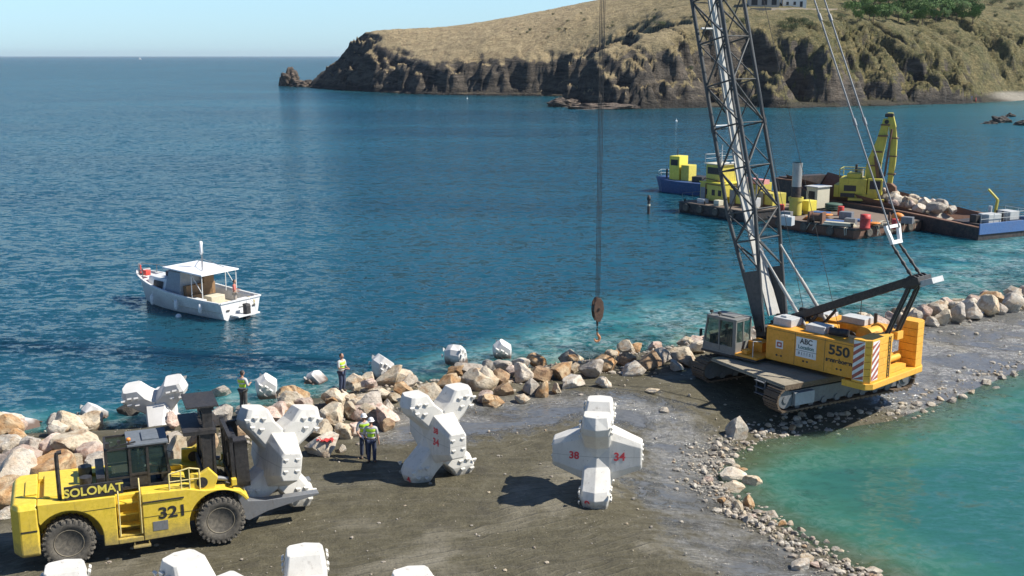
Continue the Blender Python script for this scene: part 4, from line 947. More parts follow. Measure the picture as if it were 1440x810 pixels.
# counterweight
m = MB(); m.slab([(3.30, -2.42), (4.42, -2.42), (4.62, -2.1), (4.62, 2.1), (4.42, 2.42), (3.30, 2.42)], 1.12, 1.40); m.build('counterweight_tray', ORL, CR, .03)
m = MB()
for k in range(6):
    m.slab([(3.752, -2.40), (4.30, -2.40), (4.52, -2.18), (4.52, -.55), (3.752, -.55)], 1.41 + k * .315, 1.41 + k * .315 + .30)
m.build('counterweight_stack', ORL, CR, .012)
m = MB()
for k in range(6): m.slab([(3.65, 1.62), (4.52, 1.62), (4.52, 2.18), (4.30, 2.40), (3.65, 2.40)], 1.41 + k * .345, 1.41 + k * .345 + .33)
m.build('counterweight_stack', ORL, CR, .012)
m = MB(); m.bb((3.70, -.52, 1.41), (3.80, 1.60, 2.05)); m.bb((3.9, -.2, 1.41), (4.3, 1.2, 1.62)); m.tube((3.95, .1, 1.9), (3.95, 1.1, 1.9), .14, 12); m.build('rear_bulkhead', ORL, CR, .01)
m = MB(); 
for y in (-.86, -.72): m.bb((4.525, y, 1.42), (4.545, y + .025, 3.25))
for k in range(12): m.bb((4.525, -.86, 1.5 + k * .15), (4.545, -.70, 1.52 + k * .15))
m.build('ladder', BLK, CR)
def chevron(M, w, h, name):
    wb = MB(); wb.add([M @ Vector(p) for p in ((0, 0, 0), (w, 0, 0), (w, 0, h), (0, 0, h))], [(0, 1, 2, 3)]); b_ = wb.build(name, WHT, CR, recalc=False)
    sm_ = b_.modifiers.new('thickness', 'SOLIDIFY'); sm_.thickness = .006; sm_.offset = -1
    rb = MB(); n = 5; st = h / n
    def clip(z): return min(max(z, 0), h)
    for k in range(-1, n):
        z0 = k * st; pts = [(0, z0), (w, z0 + w * .8), (w, z0 + w * .8 + st * .5), (0, z0 + st * .5)]
        if pts[1][1] > h + .001 or z0 + st * .5 > h: 
            pass
        q = [(x, clip(z)) for x, z in pts]
        if abs(q[0][1] - q[3][1]) + abs(q[1][1] - q[2][1]) < .01: continue
        rb.add([M @ Vector((x, -.004, z)) for x, z in q], [(0, 1, 2, 3)])
    r_ = rb.build('red_stripes', REDW, b_, recalc=False)
for x_ in (3.78,): chevron(Matrix.Translation((x_, -2.408, 1.50)), .52, 1.72, 'chevron_board')
Mr = Matrix.Translation((4.528, -2.14, 1.50)) @ Matrix.Rotation(R(90), 4, 'Z') ; chevron(Mr, .52, 1.72, 'chevron_board')
# A frame and its links
tip = Vector((5.15, 0, 5.65))
for y in (-1, 1):
    m = MB(); m.beam((-1.35, y * .95, 2.75), (tip.x - .25, y * .42, tip.z), .22, .34); m.beam((-1.35, y * .95, 2.75), (-.9, y * .95, 1.7), .18, .22); m.build('gantry_beam', BLK, CR, .02)
m = MB(); m.beam((-.6, -.85, 3.1), (-.6, .85, 3.1), .14, .14); m.beam((1.6, -.62, 4.1), (1.6, .62, 4.1), .12, .12); m.beam((3.6, -.5, 5.0), (3.6, .5, 5.0), .12, .12)
m.beam((-.5, -.6, 1.7), (.9, -.8, 3.55), .12, .12); m.beam((-.5, .6, 1.7), (.9, .8, 3.55), .12, .12); m.build('gantry_brace', BLK, CR)
m = MB(); m.box((tip.x, 0, tip.z), (.75, 1.15, .34), ry=R(-22)); 
for y in (-.45, -.15, .15, .45): m.tube((tip.x, y - .04, tip.z + .02), (tip.x, y + .04, tip.z + .02), .30, 18)
m.build('gantry_head', BLK, CR, .02)
m = MB(); m.box((tip.x + .62, 0, tip.z + .10), (.62, .95, .24), ry=R(-22)); m.build('gantry_end_plate', LGR, CR, .01)
for y in (-.5, -.3, .3, .5):
    m = MB(); m.beam((tip.x - .08, y, tip.z - .1), (4.15, y * 1.15, 3.1), .07, .13, up=(1, 0, 0)); m.build('tension_link', BLK, CR)
m = MB(); m.box((4.1, -.42, 3.05), (.5, .5, .35)); m.box((4.1, .42, 3.05), (.5, .5, .35)); m.tube((4.1, -.9, 3.0), (4.1, .9, 3.0), .13, 12); m.build('link_anchor', ORL, CR, .01)
BR = Vector((3.95, 0, 7.5))
m = MB()
for q in ([(-.42, .32), (.42, .32), (.42, .22), (-.42, .22)], [(-.30, -.28), (.30, -.28), (.30, -.16), (-.30, -.16)], [(-.42, .22), (-.28, .22), (-.18, -.16), (-.30, -.16)], [(.28, .22), (.42, .22), (.30, -.16), (.18, -.16)]):
    m.prism(q, -.05, .05, M=Matrix.Translation(BR) @ Matrix.Scale(1.4, 4) @ Matrix.Rotation(R(-20), 4, 'Y') @ Matrix.Rotation(R(90), 4, 'Z'))
m.build('bridle_plate', WHT, CR, .01)
m = MB()
for y in (-.30, .30):
    a_, b_ = BR + Vector((.05, y, -.34)), tip + Vector((0, y * 1.2, .15)); m.tube(a_, b_, .055, 8)
    for k in (.25, .55, .8): q = a_.lerp(b_, k); m.tube(q - (b_ - a_).normalized() * .07, q + (b_ - a_).normalized() * .07, .085, 8)
m.build('tension_rod', BLK, CR)
# boom
FT = Vector((-2.0, 0, 2.40)); LEAN = R(14.6); BL = 43.8
bd = Vector((-math.sin(LEAN), 0, math.cos(LEAN))); bu = Vector((math.cos(LEAN), 0, math.sin(LEAN))); by_ = Vector((0, 1, 0))
def bp_(s, u, y): return FT + bd * s + bu * u + by_ * y
def hd_(s): # half depth, half width
    if s < 5.6: k = s / 5.6; return .14 + .66 * k, .92
    if s > 38.5: k = (s - 38.5) / (BL - 38.5); return .80 - .55 * k, .92 - .45 * k
    return .80, .92
ss = [0, 1.4, 2.8, 4.2, 5.6] + [5.6 + 2.05 * i for i in range(1, 17)] + [40.4, 42.2, BL]
ch_ = MB(); la = MB(); lf = MB()
for cu, cy in ((-1, -1), (1, -1), (1, 1), (-1, 1)):
    for a, b in zip(ss[:-1], ss[1:]):
        (ha, wa), (hb, wb) = hd_(a), hd_(b); ch_.tube(bp_(a, cu * ha, cy * wa), bp_(b, cu * hb, cy * wb), .095, 8)
for i, (a, b) in enumerate(zip(ss[:-1], ss[1:])):
    (ha, wa), (hb, wb) = hd_(a), hd_(b); fl = i % 2
    for cy in (-1, 1):
        if b <= 3.0: continue
        p, q = (bp_(a, -ha, cy * wa), bp_(b, hb, cy * wb)) if fl else (bp_(a, ha, cy * wa), bp_(b, -hb, cy * wb)); la.tube(p, q, .045, 6)
        if 4 < a < 30: p, q = (bp_(a, ha, cy * wa), bp_(b, -hb, cy * wb)) if fl else (bp_(a, -ha, cy * wa), bp_(b, hb, cy * wb)); la.tube(p, q, .034, 6)
        la.tube(bp_(b, -hb, cy * wb), bp_(b, hb, cy * wb), .045, 6)
    for cu in (-1, 1):
        if b <= 3.0: continue
        p, q = (bp_(a, cu * ha, -wa), bp_(b, cu * hb, wb)) if fl else (bp_(a, cu * ha, wa), bp_(b, cu * hb, -wb)); la.tube(p, q, .048, 6)
        la.tube(bp_(b, cu * hb, -wb), bp_(b, cu * hb, wb), .03, 6)
for s in (9.7, 21.9, 34.3):
    for cu, cy in ((-1, -1), (1, -1), (1, 1), (-1, 1)): ch_.tube(bp_(s - .14, cu * .8, cy * .92), bp_(s + .14, cu * .8, cy * .92), .13, 10)
BM = ch_.build('boom', DGR, CR); la.build('lacing', DGR, BM)
m = MB()
for cy, m2 in ((-1, 0), (1, 0)):
    y0_ = cy * .97; ring = []
    for s in (-.35, .6, 1.7, 2.75): h_ = hd_(max(s, 0))[0] + (.10 if s < 1 else .06); ring.append([bp_(s, -h_, y0_ - .03), bp_(s, h_, y0_ - .03), bp_(s, h_, y0_ + .03), bp_(s, -h_, y0_ + .03)])
    m.loft(ring)
m.build('boom_foot_plate', DPL, BM)
m = MB(); m.tube(bp_(0, 0, -1.1), bp_(0, 0, 1.1), .14, 12); m.build('boom_foot_pin', BLK, BM)
m = MB(); ring = []
for s, hw in ((.5, .44), (3.0, .40), (6.5, .32), (12, .25), (40, .20)):
    u = -hd_(s)[0] + .28; ring.append([tuple(bp_(s, u, .12 - hw)), tuple(bp_(s, u, .12 + hw)), tuple(bp_(s, u + .08, .12 + hw)), tuple(bp_(s, u + .08, .12 - hw))])
m.loft(ring); m.build('boom_walkway', PLE, BM)
for s in (8, 14.5, 27):
    m = MB(); m.tube(bp_(s, -.5, -.95), bp_(s, -.5, .95), .05, 8); m.build('walkway_bracket', LGR, BM)
m = MB()
for y in (-.5, -.2, .2, .5): m.tube(bp_(BL + .2, .1, y - .04), bp_(BL + .2, .1, y + .04), .5, 24)
m.tube(bp_(BL + .2, .1, -.7), bp_(BL + .2, .1, .7), .1, 8); m.build('boom_head_sheave', BLK, BM)
for y in (-.84, .84):
    m = MB(); a_ = bp_(3.75, .62, y); b_ = Vector((.35, y, 2.95)); m.tube(b_, a_.lerp(b_, .45), .085, 10); m.tube(a_.lerp(b_, .45), a_, .055, 10); m.build('backstop', PLE, CR)
hd = bp_(BL, .3, 0)
for y in (-.40, .40):
    m = MB(); a_ = BR + Vector((0, y, .28)); b_ = hd + Vector((0, y * 1.1, 0)); m.tube(a_, b_, .036, 6)
    for k in (.12, .24, .38, .6, .8): q = a_.lerp(b_, k); dd = (b_ - a_).normalized(); m.tube(q - dd * .16, q + dd * .16, .075, 8)
    m.build('pendant', STL, CR)
m = MB(); a_ = bp_(BL - .2, .45, .15); m.tube(Vector((1.6, .1, 2.6)), a_, .013, 5); m.tube(Vector((0, -.1, 2.6)), bp_(BL - .2, .40, -.1), .013, 5); m.build('hoist_rope', BLK, CR)
# hook block hanging from the head
hw_ = Matrix.Rotation(R(-48), 4, 'Z') @ Vector(bp_(BL + .2, -.42, 0)) + Vector(O_C)
HKX, HKY, HKZ = hw_.x, hw_.y, hw_.z
m = MB()
for dx in (-.15, -.05, .05, .15): 
    d_ = Matrix.Rotation(R(42), 3, 'Z') @ Vector((dx, 0, 0)); m.tube((HKX + d_.x - O_C[0] * 0, HKY + d_.y, 2.75), (HKX + d_.x * 1.6, HKY + d_.y * 1.6, HKZ), .017, 6)
o = m.build('fall_rope', BLK)
o.parent = CR; o.matrix_parent_inverse = (Matrix.Translation(O_C) @ Matrix.Rotation(R(-48), 4, 'Z')).inverted()
HK = thing('hook_block', 'dark pulley block and hook hanging from ropes above the water', 'crane hook', (HKX, HKY, 2.2), R(20))
HBM = paint('rusty_hook_block', (.10, .055, .035), .6, (.16, .09, .05), .6)
m = MB()
for y in (-.20, .16): m.loft([[(-.16 * a, y, z), (.16 * a, y, z), (.16 * a, y + .04, z), (-.16 * a, y + .04, z)] for a, z in ((.7, .66), (1.6, .42), (1.9, 0), (1.5, -.42), (.6, -.68))])
m.build('cheek_plate', HBM, HK, .01)
m = MB()
for y in (-.10, 0, .10): m.tube((0, y - .035, .05), (0, y + .035, .05), .30, 22)
m.tube((0, -.24, .05), (0, .24, .05), .07, 10); m.build('sheave', BLK, HK)
m = MB(); m.tube((0, 0, -.6), (0, 0, -.85), .07, 10)
for k in range(4): z = -.90 - k * .14; m.lathe([(.05, -.02), (.075, 0), (.05, .02)], 10, (0, 0, z), axis='X' if k % 2 else 'Y')
m.build('swivel', BLK, HK)
pts = [(0, 0, -1.35)] + [(.17 * math.sin(a), 0, -1.58 - .17 * math.cos(a) + .0) for a in [R(x) for x in range(0, 1, 1)]]
m = MB(); pth = [Vector((0, 0, -1.32)), Vector((.02, 0, -1.45)), Vector((.13, 0, -1.58)), Vector((.16, 0, -1.70)), Vector((.08, 0, -1.83)), Vector((-.06, 0, -1.85)), Vector((-.15, 0, -1.76)), Vector((-.17, 0, -1.66))]
for (a, b), r0, r1 in zip(zip(pth[:-1], pth[1:]), (.05, .06, .075, .08, .075, .06, .045), (.06, .075, .08, .075, .06, .045, .02)): m.tube(a, b, r0, 10, r1)
m.build('hook', paint('orange_hook_paint', (.60, .25, .10), .5), HK)
# ------------------------------------------------------------------ people
def skin_mesh(name, V, E_, Rad, root, sub=1):
    me = bpy.data.meshes.new(name); me.from_pydata(V, E_, []); o = bpy.data.objects.new(name, me); COL.objects.link(o)
    md = o.modifiers.new('skin', 'SKIN'); md.use_smooth_shade = True
    for i, r in enumerate(Rad):
        sv = me.skin_vertices[0].data[i]; sv.radius = r if isinstance(r, tuple) else (r, r); sv.use_root = (i == root)
    ss_ = o.modifiers.new('sub', 'SUBSURF'); ss_.levels = sub; ss_.render_levels = sub
    bpy.context.view_layer.update()
    r = bpy.data.meshes.new_from_object(o.evaluated_get(bpy.context.evaluated_depsgraph_get())); bpy.data.objects.remove(o); r.name = name
    for p in r.polygons: p.use_smooth = True
    return r
SKIN = paint('sunburnt_skin', (.42, .23, .15), .6, amount=.05); HAIR = paint('dark_hair', (.02, .015, .012), .7, amount=0)
VEST = paint('hi_vis_fabric', (.50, .80, .04), .7, (.3, .5, .05), .2); NAVY = paint('navy_trousers', (.025, .04, .09), .8, (.12, .11, .09), .3); GREYT = paint('grey_trousers', (.07, .07, .065), .8)
REFL = paint('reflective_band', (.65, .66, .62), .4); TSH = paint('pale_shirt', (.5, .5, .48), .8); REDS = paint('red_pink_shirt', (.60, .16, .13), .8); BOOT = paint('work_boots', (.05, .035, .025), .7)
HELM = paint('white_helmet', (.82, .82, .80), .3, amount=.1)
def person(label, loc, rz, hands, vest=VEST, trousers=NAVY, shirt=TSH, helmet=True, stride=.0, seated=False, group=None, name='person', headturn=0, bare=False):
    """front faces local -Y. hands: wrist positions (left, right) in metres"""
    V = []; E_ = []; Rd = []; idx = {}
    def j(k, p, r, par=None):
        idx[k] = len(V); V.append(tuple(p)); Rd.append(r)
        if par: E_.append((idx[par], idx[k]))
    hp = .52 if seated else .95; dz = hp - .95
    j('pel', (0, .0, hp), (.125, .10)); j('wst', (0, .01, hp + .17), (.125, .095), 'pel'); j('chs', (0, .01, 1.28 + dz), (.155, .11), 'wst'); j('upc', (0, .01, 1.40 + dz), (.13, .09), 'chs')
    j('nck', (0, .005, 1.48 + dz), .055, 'upc'); j('hdb', (0, -.01, 1.55 + dz), .055, 'nck')
    for s, k in ((-1, 'L'), (1, 'R')):
        w = Vector(hands[0 if s < 0 else 1]) + Vector((0, 0, dz)); sh = Vector((s * .20, .01, 1.41 + dz)); mid = (sh + w) / 2; L = (w - sh).length
        bend = math.sqrt(max(.0, .275 ** 2 - (L / 2) ** 2)); el = mid + Vector((s * .45, .55, -.70)).normalized() * bend
        j('sh' + k, sh, .062, 'upc'); j('el' + k, el, .043, 'sh' + k); j('wr' + k, w, .028, 'el' + k)
        d = (w - el).normalized(); pm = w + d * .05; j('pm' + k, pm, (.036, .022), 'wr' + k)
        sd = d.cross(Vector((0, 0, 1))); sd = (sd if sd.length > .1 else Vector((1, 0, 0))).normalized()
        for q, (o_, l) in enumerate(((-.03, .06), (-.01, .075), (.01, .07), (.03, .055))):
            b1 = pm + d * .04 + sd * o_; j(f'f{q}a' + k, b1, .0095, 'pm' + k); j(f'f{q}b' + k, b1 + (d * .8 + Vector((0, -.2, -.5))).normalized() * l * .6, .008, f'f{q}a' + k)
        j('th' + k, pm - sd * .045 - Vector((0, .02, 0)), .011, 'pm' + k)
        hipx = s * .095; 
        if seated: kn = (s * .14, -.42, hp + .02); an = (s * .14, -.44, .10); toe = (s * .14, -.60, .05)
        else: kn = (s * .105, -.03 + s * stride * .5, .50); an = (s * .11, .03 + s * stride, .09); toe = (s * .13, -.14 + s * stride, .045)
        j('hp' + k, (hipx, .0, hp - .06), .092, 'pel'); j('kn' + k, kn, .062, 'hp' + k); j('an' + k, an, .042, 'kn' + k); j('to' + k, toe, (.045, .035), 'an' + k)
    bme = skin_mesh('person', V, E_, Rd, 0)
    m = MB(); hc = Vector((0, -.02, 1.64 + dz)); mh = MB()
    bm = bmesh.new(); bm.from_mesh(bme)
    def addball(c, r, sc):
        res = bmesh.ops.create_icosphere(bm, subdivisions=3, radius=1)
        for v in res['verts']:
            p = v.co.copy(); p = Vector((p.x * r * sc[0], p.y * r * sc[1], p.z * r * sc[2]))
            if r > .08:
                if p.z < 0: p.x *= 1 + p.z * 2.6; 
                if p.y < 0 and abs(p.x) < .02 and abs(p.z + .01) < .02: p.y -= .02
                if p.y < -.06 and abs(abs(p.x) - .032) < .015 and abs(p.z - .018) < .014: p.y += .008
            v.co = p + c
        for f in {f for v in res['verts'] for f in v.link_faces}: f.smooth = True
    addball(hc, .115, (.72, .86, 1.08))
    for s in (-1, 1): addball(hc + Vector((s * .085, .01, -.005)), .024, (.4, .8, 1.2))
    bm.to_mesh(bme); bm.free(); bme.materials.clear(); bme.materials.append(SKIN)
    o = bpy.data.objects.new(name, bme); COL.objects.link(o); o.location = loc; o.rotation_euler = (0, 0, rz); tag(o, label, 'person', group)
    m = MB()
    for s in (-1, 1): m.ball(hc + Vector((s * .031, -.083, .018)), .011, 1)
    m.build('eyes', HAIR, o); m = MB(); m.box(hc + Vector((0, -.092, -.048)), (.042, .008, .008)); m.build('mouth', paint('lips', (.30, .10, .08), .5), o)
    def cloth(nm, keys, grow, mat, tweak={}):
        ks = [k for k in idx if any(k.startswith(q) for q in keys)]; mp = {k: n for n, k in enumerate(ks)}; inv = {v: k for k, v in idx.items()}
        es = [(mp[inv[a]], mp[inv[b]]) for a, b in E_ if inv[a] in mp and inv[b] in mp]
        rr = []
        for k in ks:
            r = Rd[idx[k]]; r = r if isinstance(r, tuple) else (r, r); g = tweak.get(k[:2], grow); rr.append((r[0] + g, r[1] + g))
        vv = [V[idx[k]] for k in ks]
        me = skin_mesh(nm, vv, es, rr, 0); me.materials.append(mat); c = bpy.data.objects.new(nm, me); COL.objects.link(c); c.parent = o; return c
    cloth('trousers', ['pel', 'hp', 'kn', 'an'], .022, trousers, {'an': .03}); cloth('boots', ['an', 'to'] if False else ['anL', 'toL'], .018, BOOT); cloth('boots', ['anR', 'toR'], .018, BOOT)
    if not bare: cloth('shirt', ['pel', 'wst', 'chs', 'upc', 'sh', 'el'], .014, shirt)
    if vest:
        v_ = cloth('vest', ['pel', 'wst', 'chs', 'upc', 'sh'], .030, vest, {'sh': .016}); 
        for zz in (1.02, 1.22):
            m = MB(); k = 1.0 + .12 * (zz > 1.1)
            m.loft([[(.172 * k * math.cos(a), .01 + .135 * k * math.sin(a), zz + dz + h) for a in [2 * math.pi * i / 20 for i in range(20)]] for h in (0, .05)], smooth=True, caps=False); m.build('reflective_band', REFL, v_)
    if helmet:
        m = MB(); m.lathe([(.001, .125), (.05, .118), (.09, .085), (.107, .03), (.11, .0), (.135, -.008), (.135, -.014), (.10, -.012)], 24, hc + Vector((0, -.005, .035))); m.build('helmet', HELM, o)
    else:
        m = MB(); m.ball(hc + Vector((0, .018, .025)), .112, 2, sc=(.78, .86, .98)); m.build('hair', HAIR, o)
    return o
def feet(px, py, lift=0, z0=None):
    z = z0 if z0 is not None else 1.0
    if z0 is None:
        for _ in range(6): p = P(px, py, z); z = gz(p.x, p.y) + lift
    p = P(px, py, z); return (p.x, p.y, z)
def stand_on(px, py, s=1.3):
    """a flat topped rock under the feet"""
    x, y, z = feet(px, py, .75); o = put_rock('boulder', (x + .02, y + .1, z - .42), (s, s, .95), 'T', random.Random(9), RM[:3]); o.rotation_euler = (0, 0, .5)
    return x, y, z + .0, o
from mathutils.bvhtree import BVHTree
def rock_top(x, y, zdef):
    bpy.context.view_layer.update(); best = zdef
    dg = bpy.context.evaluated_depsgraph_get()
    for r in bpy.data.objects:
        if r.name.startswith(('boulder', 'small_boulder')) and (r.location.x - x) ** 2 + (r.location.y - y) ** 2 < 4:
            mi = r.matrix_world.inverted(); a = mi @ Vector((x, y, 9)); d = (mi @ Vector((x, y, -9)) - a)
            ok, hit, n, f = r.ray_cast(a, d.normalized(), distance=d.length)
            if ok: best = max(best, (r.matrix_world @ hit).z)
    return best
def on_rocks(px, py):
    z = 1.5
    for _ in range(8): p = P(px, py, z); z = rock_top(p.x, p.y, gz(p.x, p.y))
    return (p.x, p.y, z - .01)
person('worker in a yellow green vest seen from behind, nearest the sea left', on_rocks(343, 578), R(150), ((-.22, -.22, 1.20), (.16, -.30, 1.12)), helmet=False, trousers=GREYT, group='workers in high visibility vests')
person('worker in a yellow green vest facing right on the rocks by the sea', on_rocks(482, 569), R(60), ((-.10, -.27, 1.13), (.12, -.26, 1.10)), helmet=False, group='workers in high visibility vests')
person('worker in a white helmet and vest with his back to the camera', feet(523, 651), R(172), ((-.27, -.05, .84), (.25, -.14, .95)), group='workers in high visibility vests')
person('worker in a white helmet half hidden behind his colleague', feet(513, 644), R(20), ((-.22, -.20, 1.0), (.20, -.16, .95)), group='workers in high visibility vests')
def seat_in(parent, local, rz, lab, **kw):
    bpy.context.view_layer.update(); w = parent.matrix_world @ Vector(local); ang = parent.matrix_world.to_euler().z + rz
    return person(lab, w, ang, ((-.16, -.42, 1.12), (.16, -.42, 1.12)), seated=True, helmet=False, **kw)
seat_in(FK, (2.30, 0, 1.72), R(90), 'driver seated in the dark glazed forklift cab', vest=None, shirt=TSH)
seat_in(CR, (-2.95, -2.28, 1.36), R(-90), 'operator in dark clothes seated in the crane cab', vest=None, shirt=GREYT)

# ------------------------------------------------------------------ fishing boat
BX, BY = -20.9, 69.7
BT = thing('fishing_boat', 'small white fishing boat with a white canopy lying off the jetty', 'boat', (BX, BY, 0), R(144)); BT.scale = (1.14,) * 3
HW = paint('white_hull_paint', (.72, .72, .70), .4, (.34, .30, .24), .3); CRM = paint('cream_deck', (.62, .56, .42), .6, (.3, .24, .16), .3); TARP = paint('grey_tarpaulin', (.30, .33, .36), .7); NVY = paint('navy_cover', (.015, .02, .05), .6)
WOOD = paint('varnished_wood', (.25, .14, .06), .6)
def hull_sections(L0, L1, n, beam, z0, sheer, deadrise=.35, fine=1.9):
    S = []
    for i in range(n + 1):
        k = i / n; x = L0 + (L1 - L0) * k; w = beam * (1 - max(0, (k - .45) / .55) ** fine) ** .75 * (.90 + .1 * min(1, k * 3)) + .03
        zs = z0 + sheer * k ** 2; xb = x + .0; rk = .55 * k ** 3
        S.append([(x - rk * .9 * 0 + rk, w, zs), (x + rk * .7, w * .97, zs - .12), (x - rk * .2, w * .84, .12), (x - rk * .5, w * .45, -.25), (x - rk * .6, 0, -.45), (x - rk * .5, -w * .45, -.25), (x - rk * .2, -w * .84, .12), (x + rk * .7, -w * .97, zs - .12), (x + rk, -w, zs)])
    return S
S = hull_sections(-4.3, 4.2, 16, 1.52, .98, .62)
m = MB(); nS = len(S[0]); vs = [p for r in S for p in r]; fs = []
for i in range(len(S) - 1):
    for k in range(nS - 1): fs.append((i * nS + k, i * nS + k + 1, (i + 1) * nS + k + 1, (i + 1) * nS + k))
m.add(vs, fs, 0, True); m.add(S[0], [tuple(range(nS))]); hl = m.build('hull', HW, BT); sm_ = hl.modifiers.new('thickness', 'SOLIDIFY'); sm_.thickness = .05
m = MB()
for s in (1, -1):
    pts = [Vector(r[0 if s > 0 else -1]) + Vector((0, s * .02, .03)) for r in S]
    for a, b in zip(pts[:-1], pts[1:]): m.beam(a, b, .12, .07)
m.beam(Vector(S[0][0]) + Vector((0, 0, .03)), Vector(S[0][-1]) + Vector((0, 0, .03)), .12, .07); m.build('gunwale', HW, BT)
m = MB(); m.add([(r[1][0], r[1][1] - .04, .46 if r[0][0] < 0 else r[0][2] - .16) for r in S[:9]] + [(r[1][0], -r[1][1] + .04, .46) for r in S[:9]][::-1], [tuple(range(18))]); m.build('cockpit_sole', CRM, BT)
m = MB(); fd = S[8:]; m.add([(r[1][0], r[1][1] - .03, r[0][2] - .10) for r in fd] + [(r[1][0], -r[1][1] + .03, r[0][2] - .10) for r in fd][::-1], [tuple(range(2 * len(fd)))]); m.build('fore_deck', HW, BT)
m = MB(); m.loft([[(x, -w, z), (x, w, z), (x, w * .8, z + h), (x, -w * .8, z + h)] for x, w, z, h in ((.7, 1.22, 1.0, .72), (2.0, 1.08, 1.08, .62), (2.9, .70, 1.20, .42), (3.1, .5, 1.25, .1))]); m.build('trunk_cabin', HW, BT, .04)
m = MB()
for s in (-1, 1): m.add([(.95, s * 1.175, 1.15), (1.9, s * 1.06, 1.22), (1.9, s * .98, 1.55), (.95, s * 1.06, 1.55)], [(0, 1, 2, 3)])
m.build('cabin_window', SEATM, BT, recalc=False)
m = MB(); m.box((1.15, .0, 1.88), (.75, .9, .28)); m.ball((1.15, 0, 1.95), .42, 2, sc=(1, 1.2, .55)); m.build('deck_cover', NVY, BT)
m = MB(); m.loft([[(-.7, -1.22, .9), (.72, -1.2, .95), (.72, 1.2, .95), (-.7, 1.22, .9)], [(-.7, -1.12, 2.25), (.40, -1.05, 2.25), (.40, 1.05, 2.25), (-.7, 1.12, 2.25)]]); m.build('wheelhouse', TARP, BT)
m = MB(); m.add([(.70, -.95, 1.72), (.70, .95, 1.72), (.46, .88, 2.2), (.46, -.88, 2.2)], [(0, 1, 2, 3)]); m.build('windscreen', GLS, BT)
m = MB(); m.loft([[(-2.75, -1.30, 2.30), (.75, -1.22, 2.38), (.75, 1.22, 2.38), (-2.75, 1.30, 2.30)], [(-2.75, -1.30, 2.38), (.75, -1.22, 2.46), (.75, 1.22, 2.46), (-2.75, 1.30, 2.38)], [(-2.4, -.9, 2.46), (.4, -.85, 2.53), (.4, .85, 2.53), (-2.4, .9, 2.46)]]); m.build('canopy', paint('bright_white_gelcoat', (.85, .85, .84), .35, amount=.1), BT, .02)
for y in (-1.18, 1.18):
    m = MB(); m.tube((-2.6, y, 1.0), (-2.6, y, 2.32), .03, 8); m.tube((-1.7, y, 1.0), (-1.7, y, 2.32), .025, 8); m.tube((-2.6, y, 1.3), (-1.7, y, 2.3), .02, 6); m.build('canopy_post', HW, BT)
m = MB(); m.bb((-1.0, -1.0, .5), (-.72, 1.0, 1.5)); m.bb((-1.05, -.9, 1.5), (-.75, -.2, 1.95)); m.bb((-1.5, .3, .46), (-1.1, .9, 1.05)); m.build('helm_console', WOOD, BT, .02)
m = MB(); m.bb((-2.3, -.6, .46), (-1.5, .35, .95)); m.build('engine_box', CRM, BT, .03)
m = MB(); m.bb((-2.4, .75, .46), (-1.4, 1.25, .92)); m.bb((-3.9, -1.2, .46), (-3.3, -.4, .85)); m.build('fish_box', HW, BT, .03)
m = MB(); m.tube((-1.2, 0, 2.5), (-1.2, 0, 2.95), .03, 8); m.path([(-2.2, -.8, 2.45), (-1.2, 0, 2.95), (.1, -.7, 2.5)], .018); m.path([(-2.2, .8, 2.45), (-1.2, 0, 2.95)], .018); m.tube((-1.2, 0, 2.95), (-1.2, 0, 3.2), .03, 8); m.tube((-2.0, .6, 2.5), (-2.5, .9, 4.0), .012, 5); m.tube((-.4, -.6, 2.5), (-.1, -.9, 3.9), .012, 5); mt = m.build('signal_mast', STL, BT)
m = MB(); m.lathe([(.001, 3.95), (.09, 3.92), (.10, 3.3), (.06, 3.2), (.001, 3.18)], 14, (-1.2, 0, 0)); m.build('radar_reflector', MATS['bright_white_gelcoat'], mt)
m = MB()
for s in (1, -1):
    pts = [(2.9, s * 1.0, 1.35), (2.9, s * 1.0, 1.85), (3.8, s * .62, 1.98), (4.55, s * .10, 2.05)]; m.path(pts, .022); m.tube((3.8, s * .62, 1.45), (3.8, s * .62, 1.98), .02)
m.tube((4.55, -.1, 2.05), (4.55, .1, 2.05), .022); m.tube((4.6, 0, 1.4), (4.6, 0, 2.05), .02); m.build('bow_rail', STL, BT)
m = MB(); m.box((4.25, 0, 1.66), (.5, .35, .16)); m.tube((4.0, -.25, 1.7), (4.0, .25, 1.7), .14, 12); m.box((4.6, 0, 1.75), (.12, .1, .5)); m.build('anchor_winch', STL, BT, .01)
m = MB(); m.box((3.45, .35, 1.68), (.34, .34, .30)); m.tube((3.9, .42, 1.6), (3.9, .42, 2.1), .05, 8); m.build('crab_pot_marker', paint('red_plastic', (.65, .06, .04), .5), BT, .03)
for x, y, l in ((1.3, 1.52, .62), (-.9, 1.58, .62), (-2.9, 1.53, .55)):
    m = MB(); m.lathe([(.001, 0), (.06, -.03), (.11, -.12), (.11, -l + .12), (.06, -l + .03), (.001, -l)], 12, (x, y + .10, .88)); m.tube((x, y + .02, 1.02), (x, y + .1, .86), .012, 5); m.build('fender', HW, BT)
m = MB(); m.ball((-1.4, 1.95, .02), .17, 2); m.build('buoy', HW).matrix_world = BT.matrix_world
bpy.context.view_layer.update()
bo = bpy.data.objects['buoy']; bo.matrix_world = Matrix.Translation((BX, BY, 0)) @ Matrix.Rotation(R(144), 4, 'Z') @ Matrix.Scale(1.12, 4); tag(bo, 'round white mooring buoy floating against the fishing boat', 'buoy')
m = MB(); m.bb((-5.0, -.75, .22), (-4.32, .75, .30)); m.path([(-4.9, -.5, .3), (-4.9, -.5, .8), (-4.4, -.5, 1.0)], .02); m.build('swim_platform', HW, BT, .01)
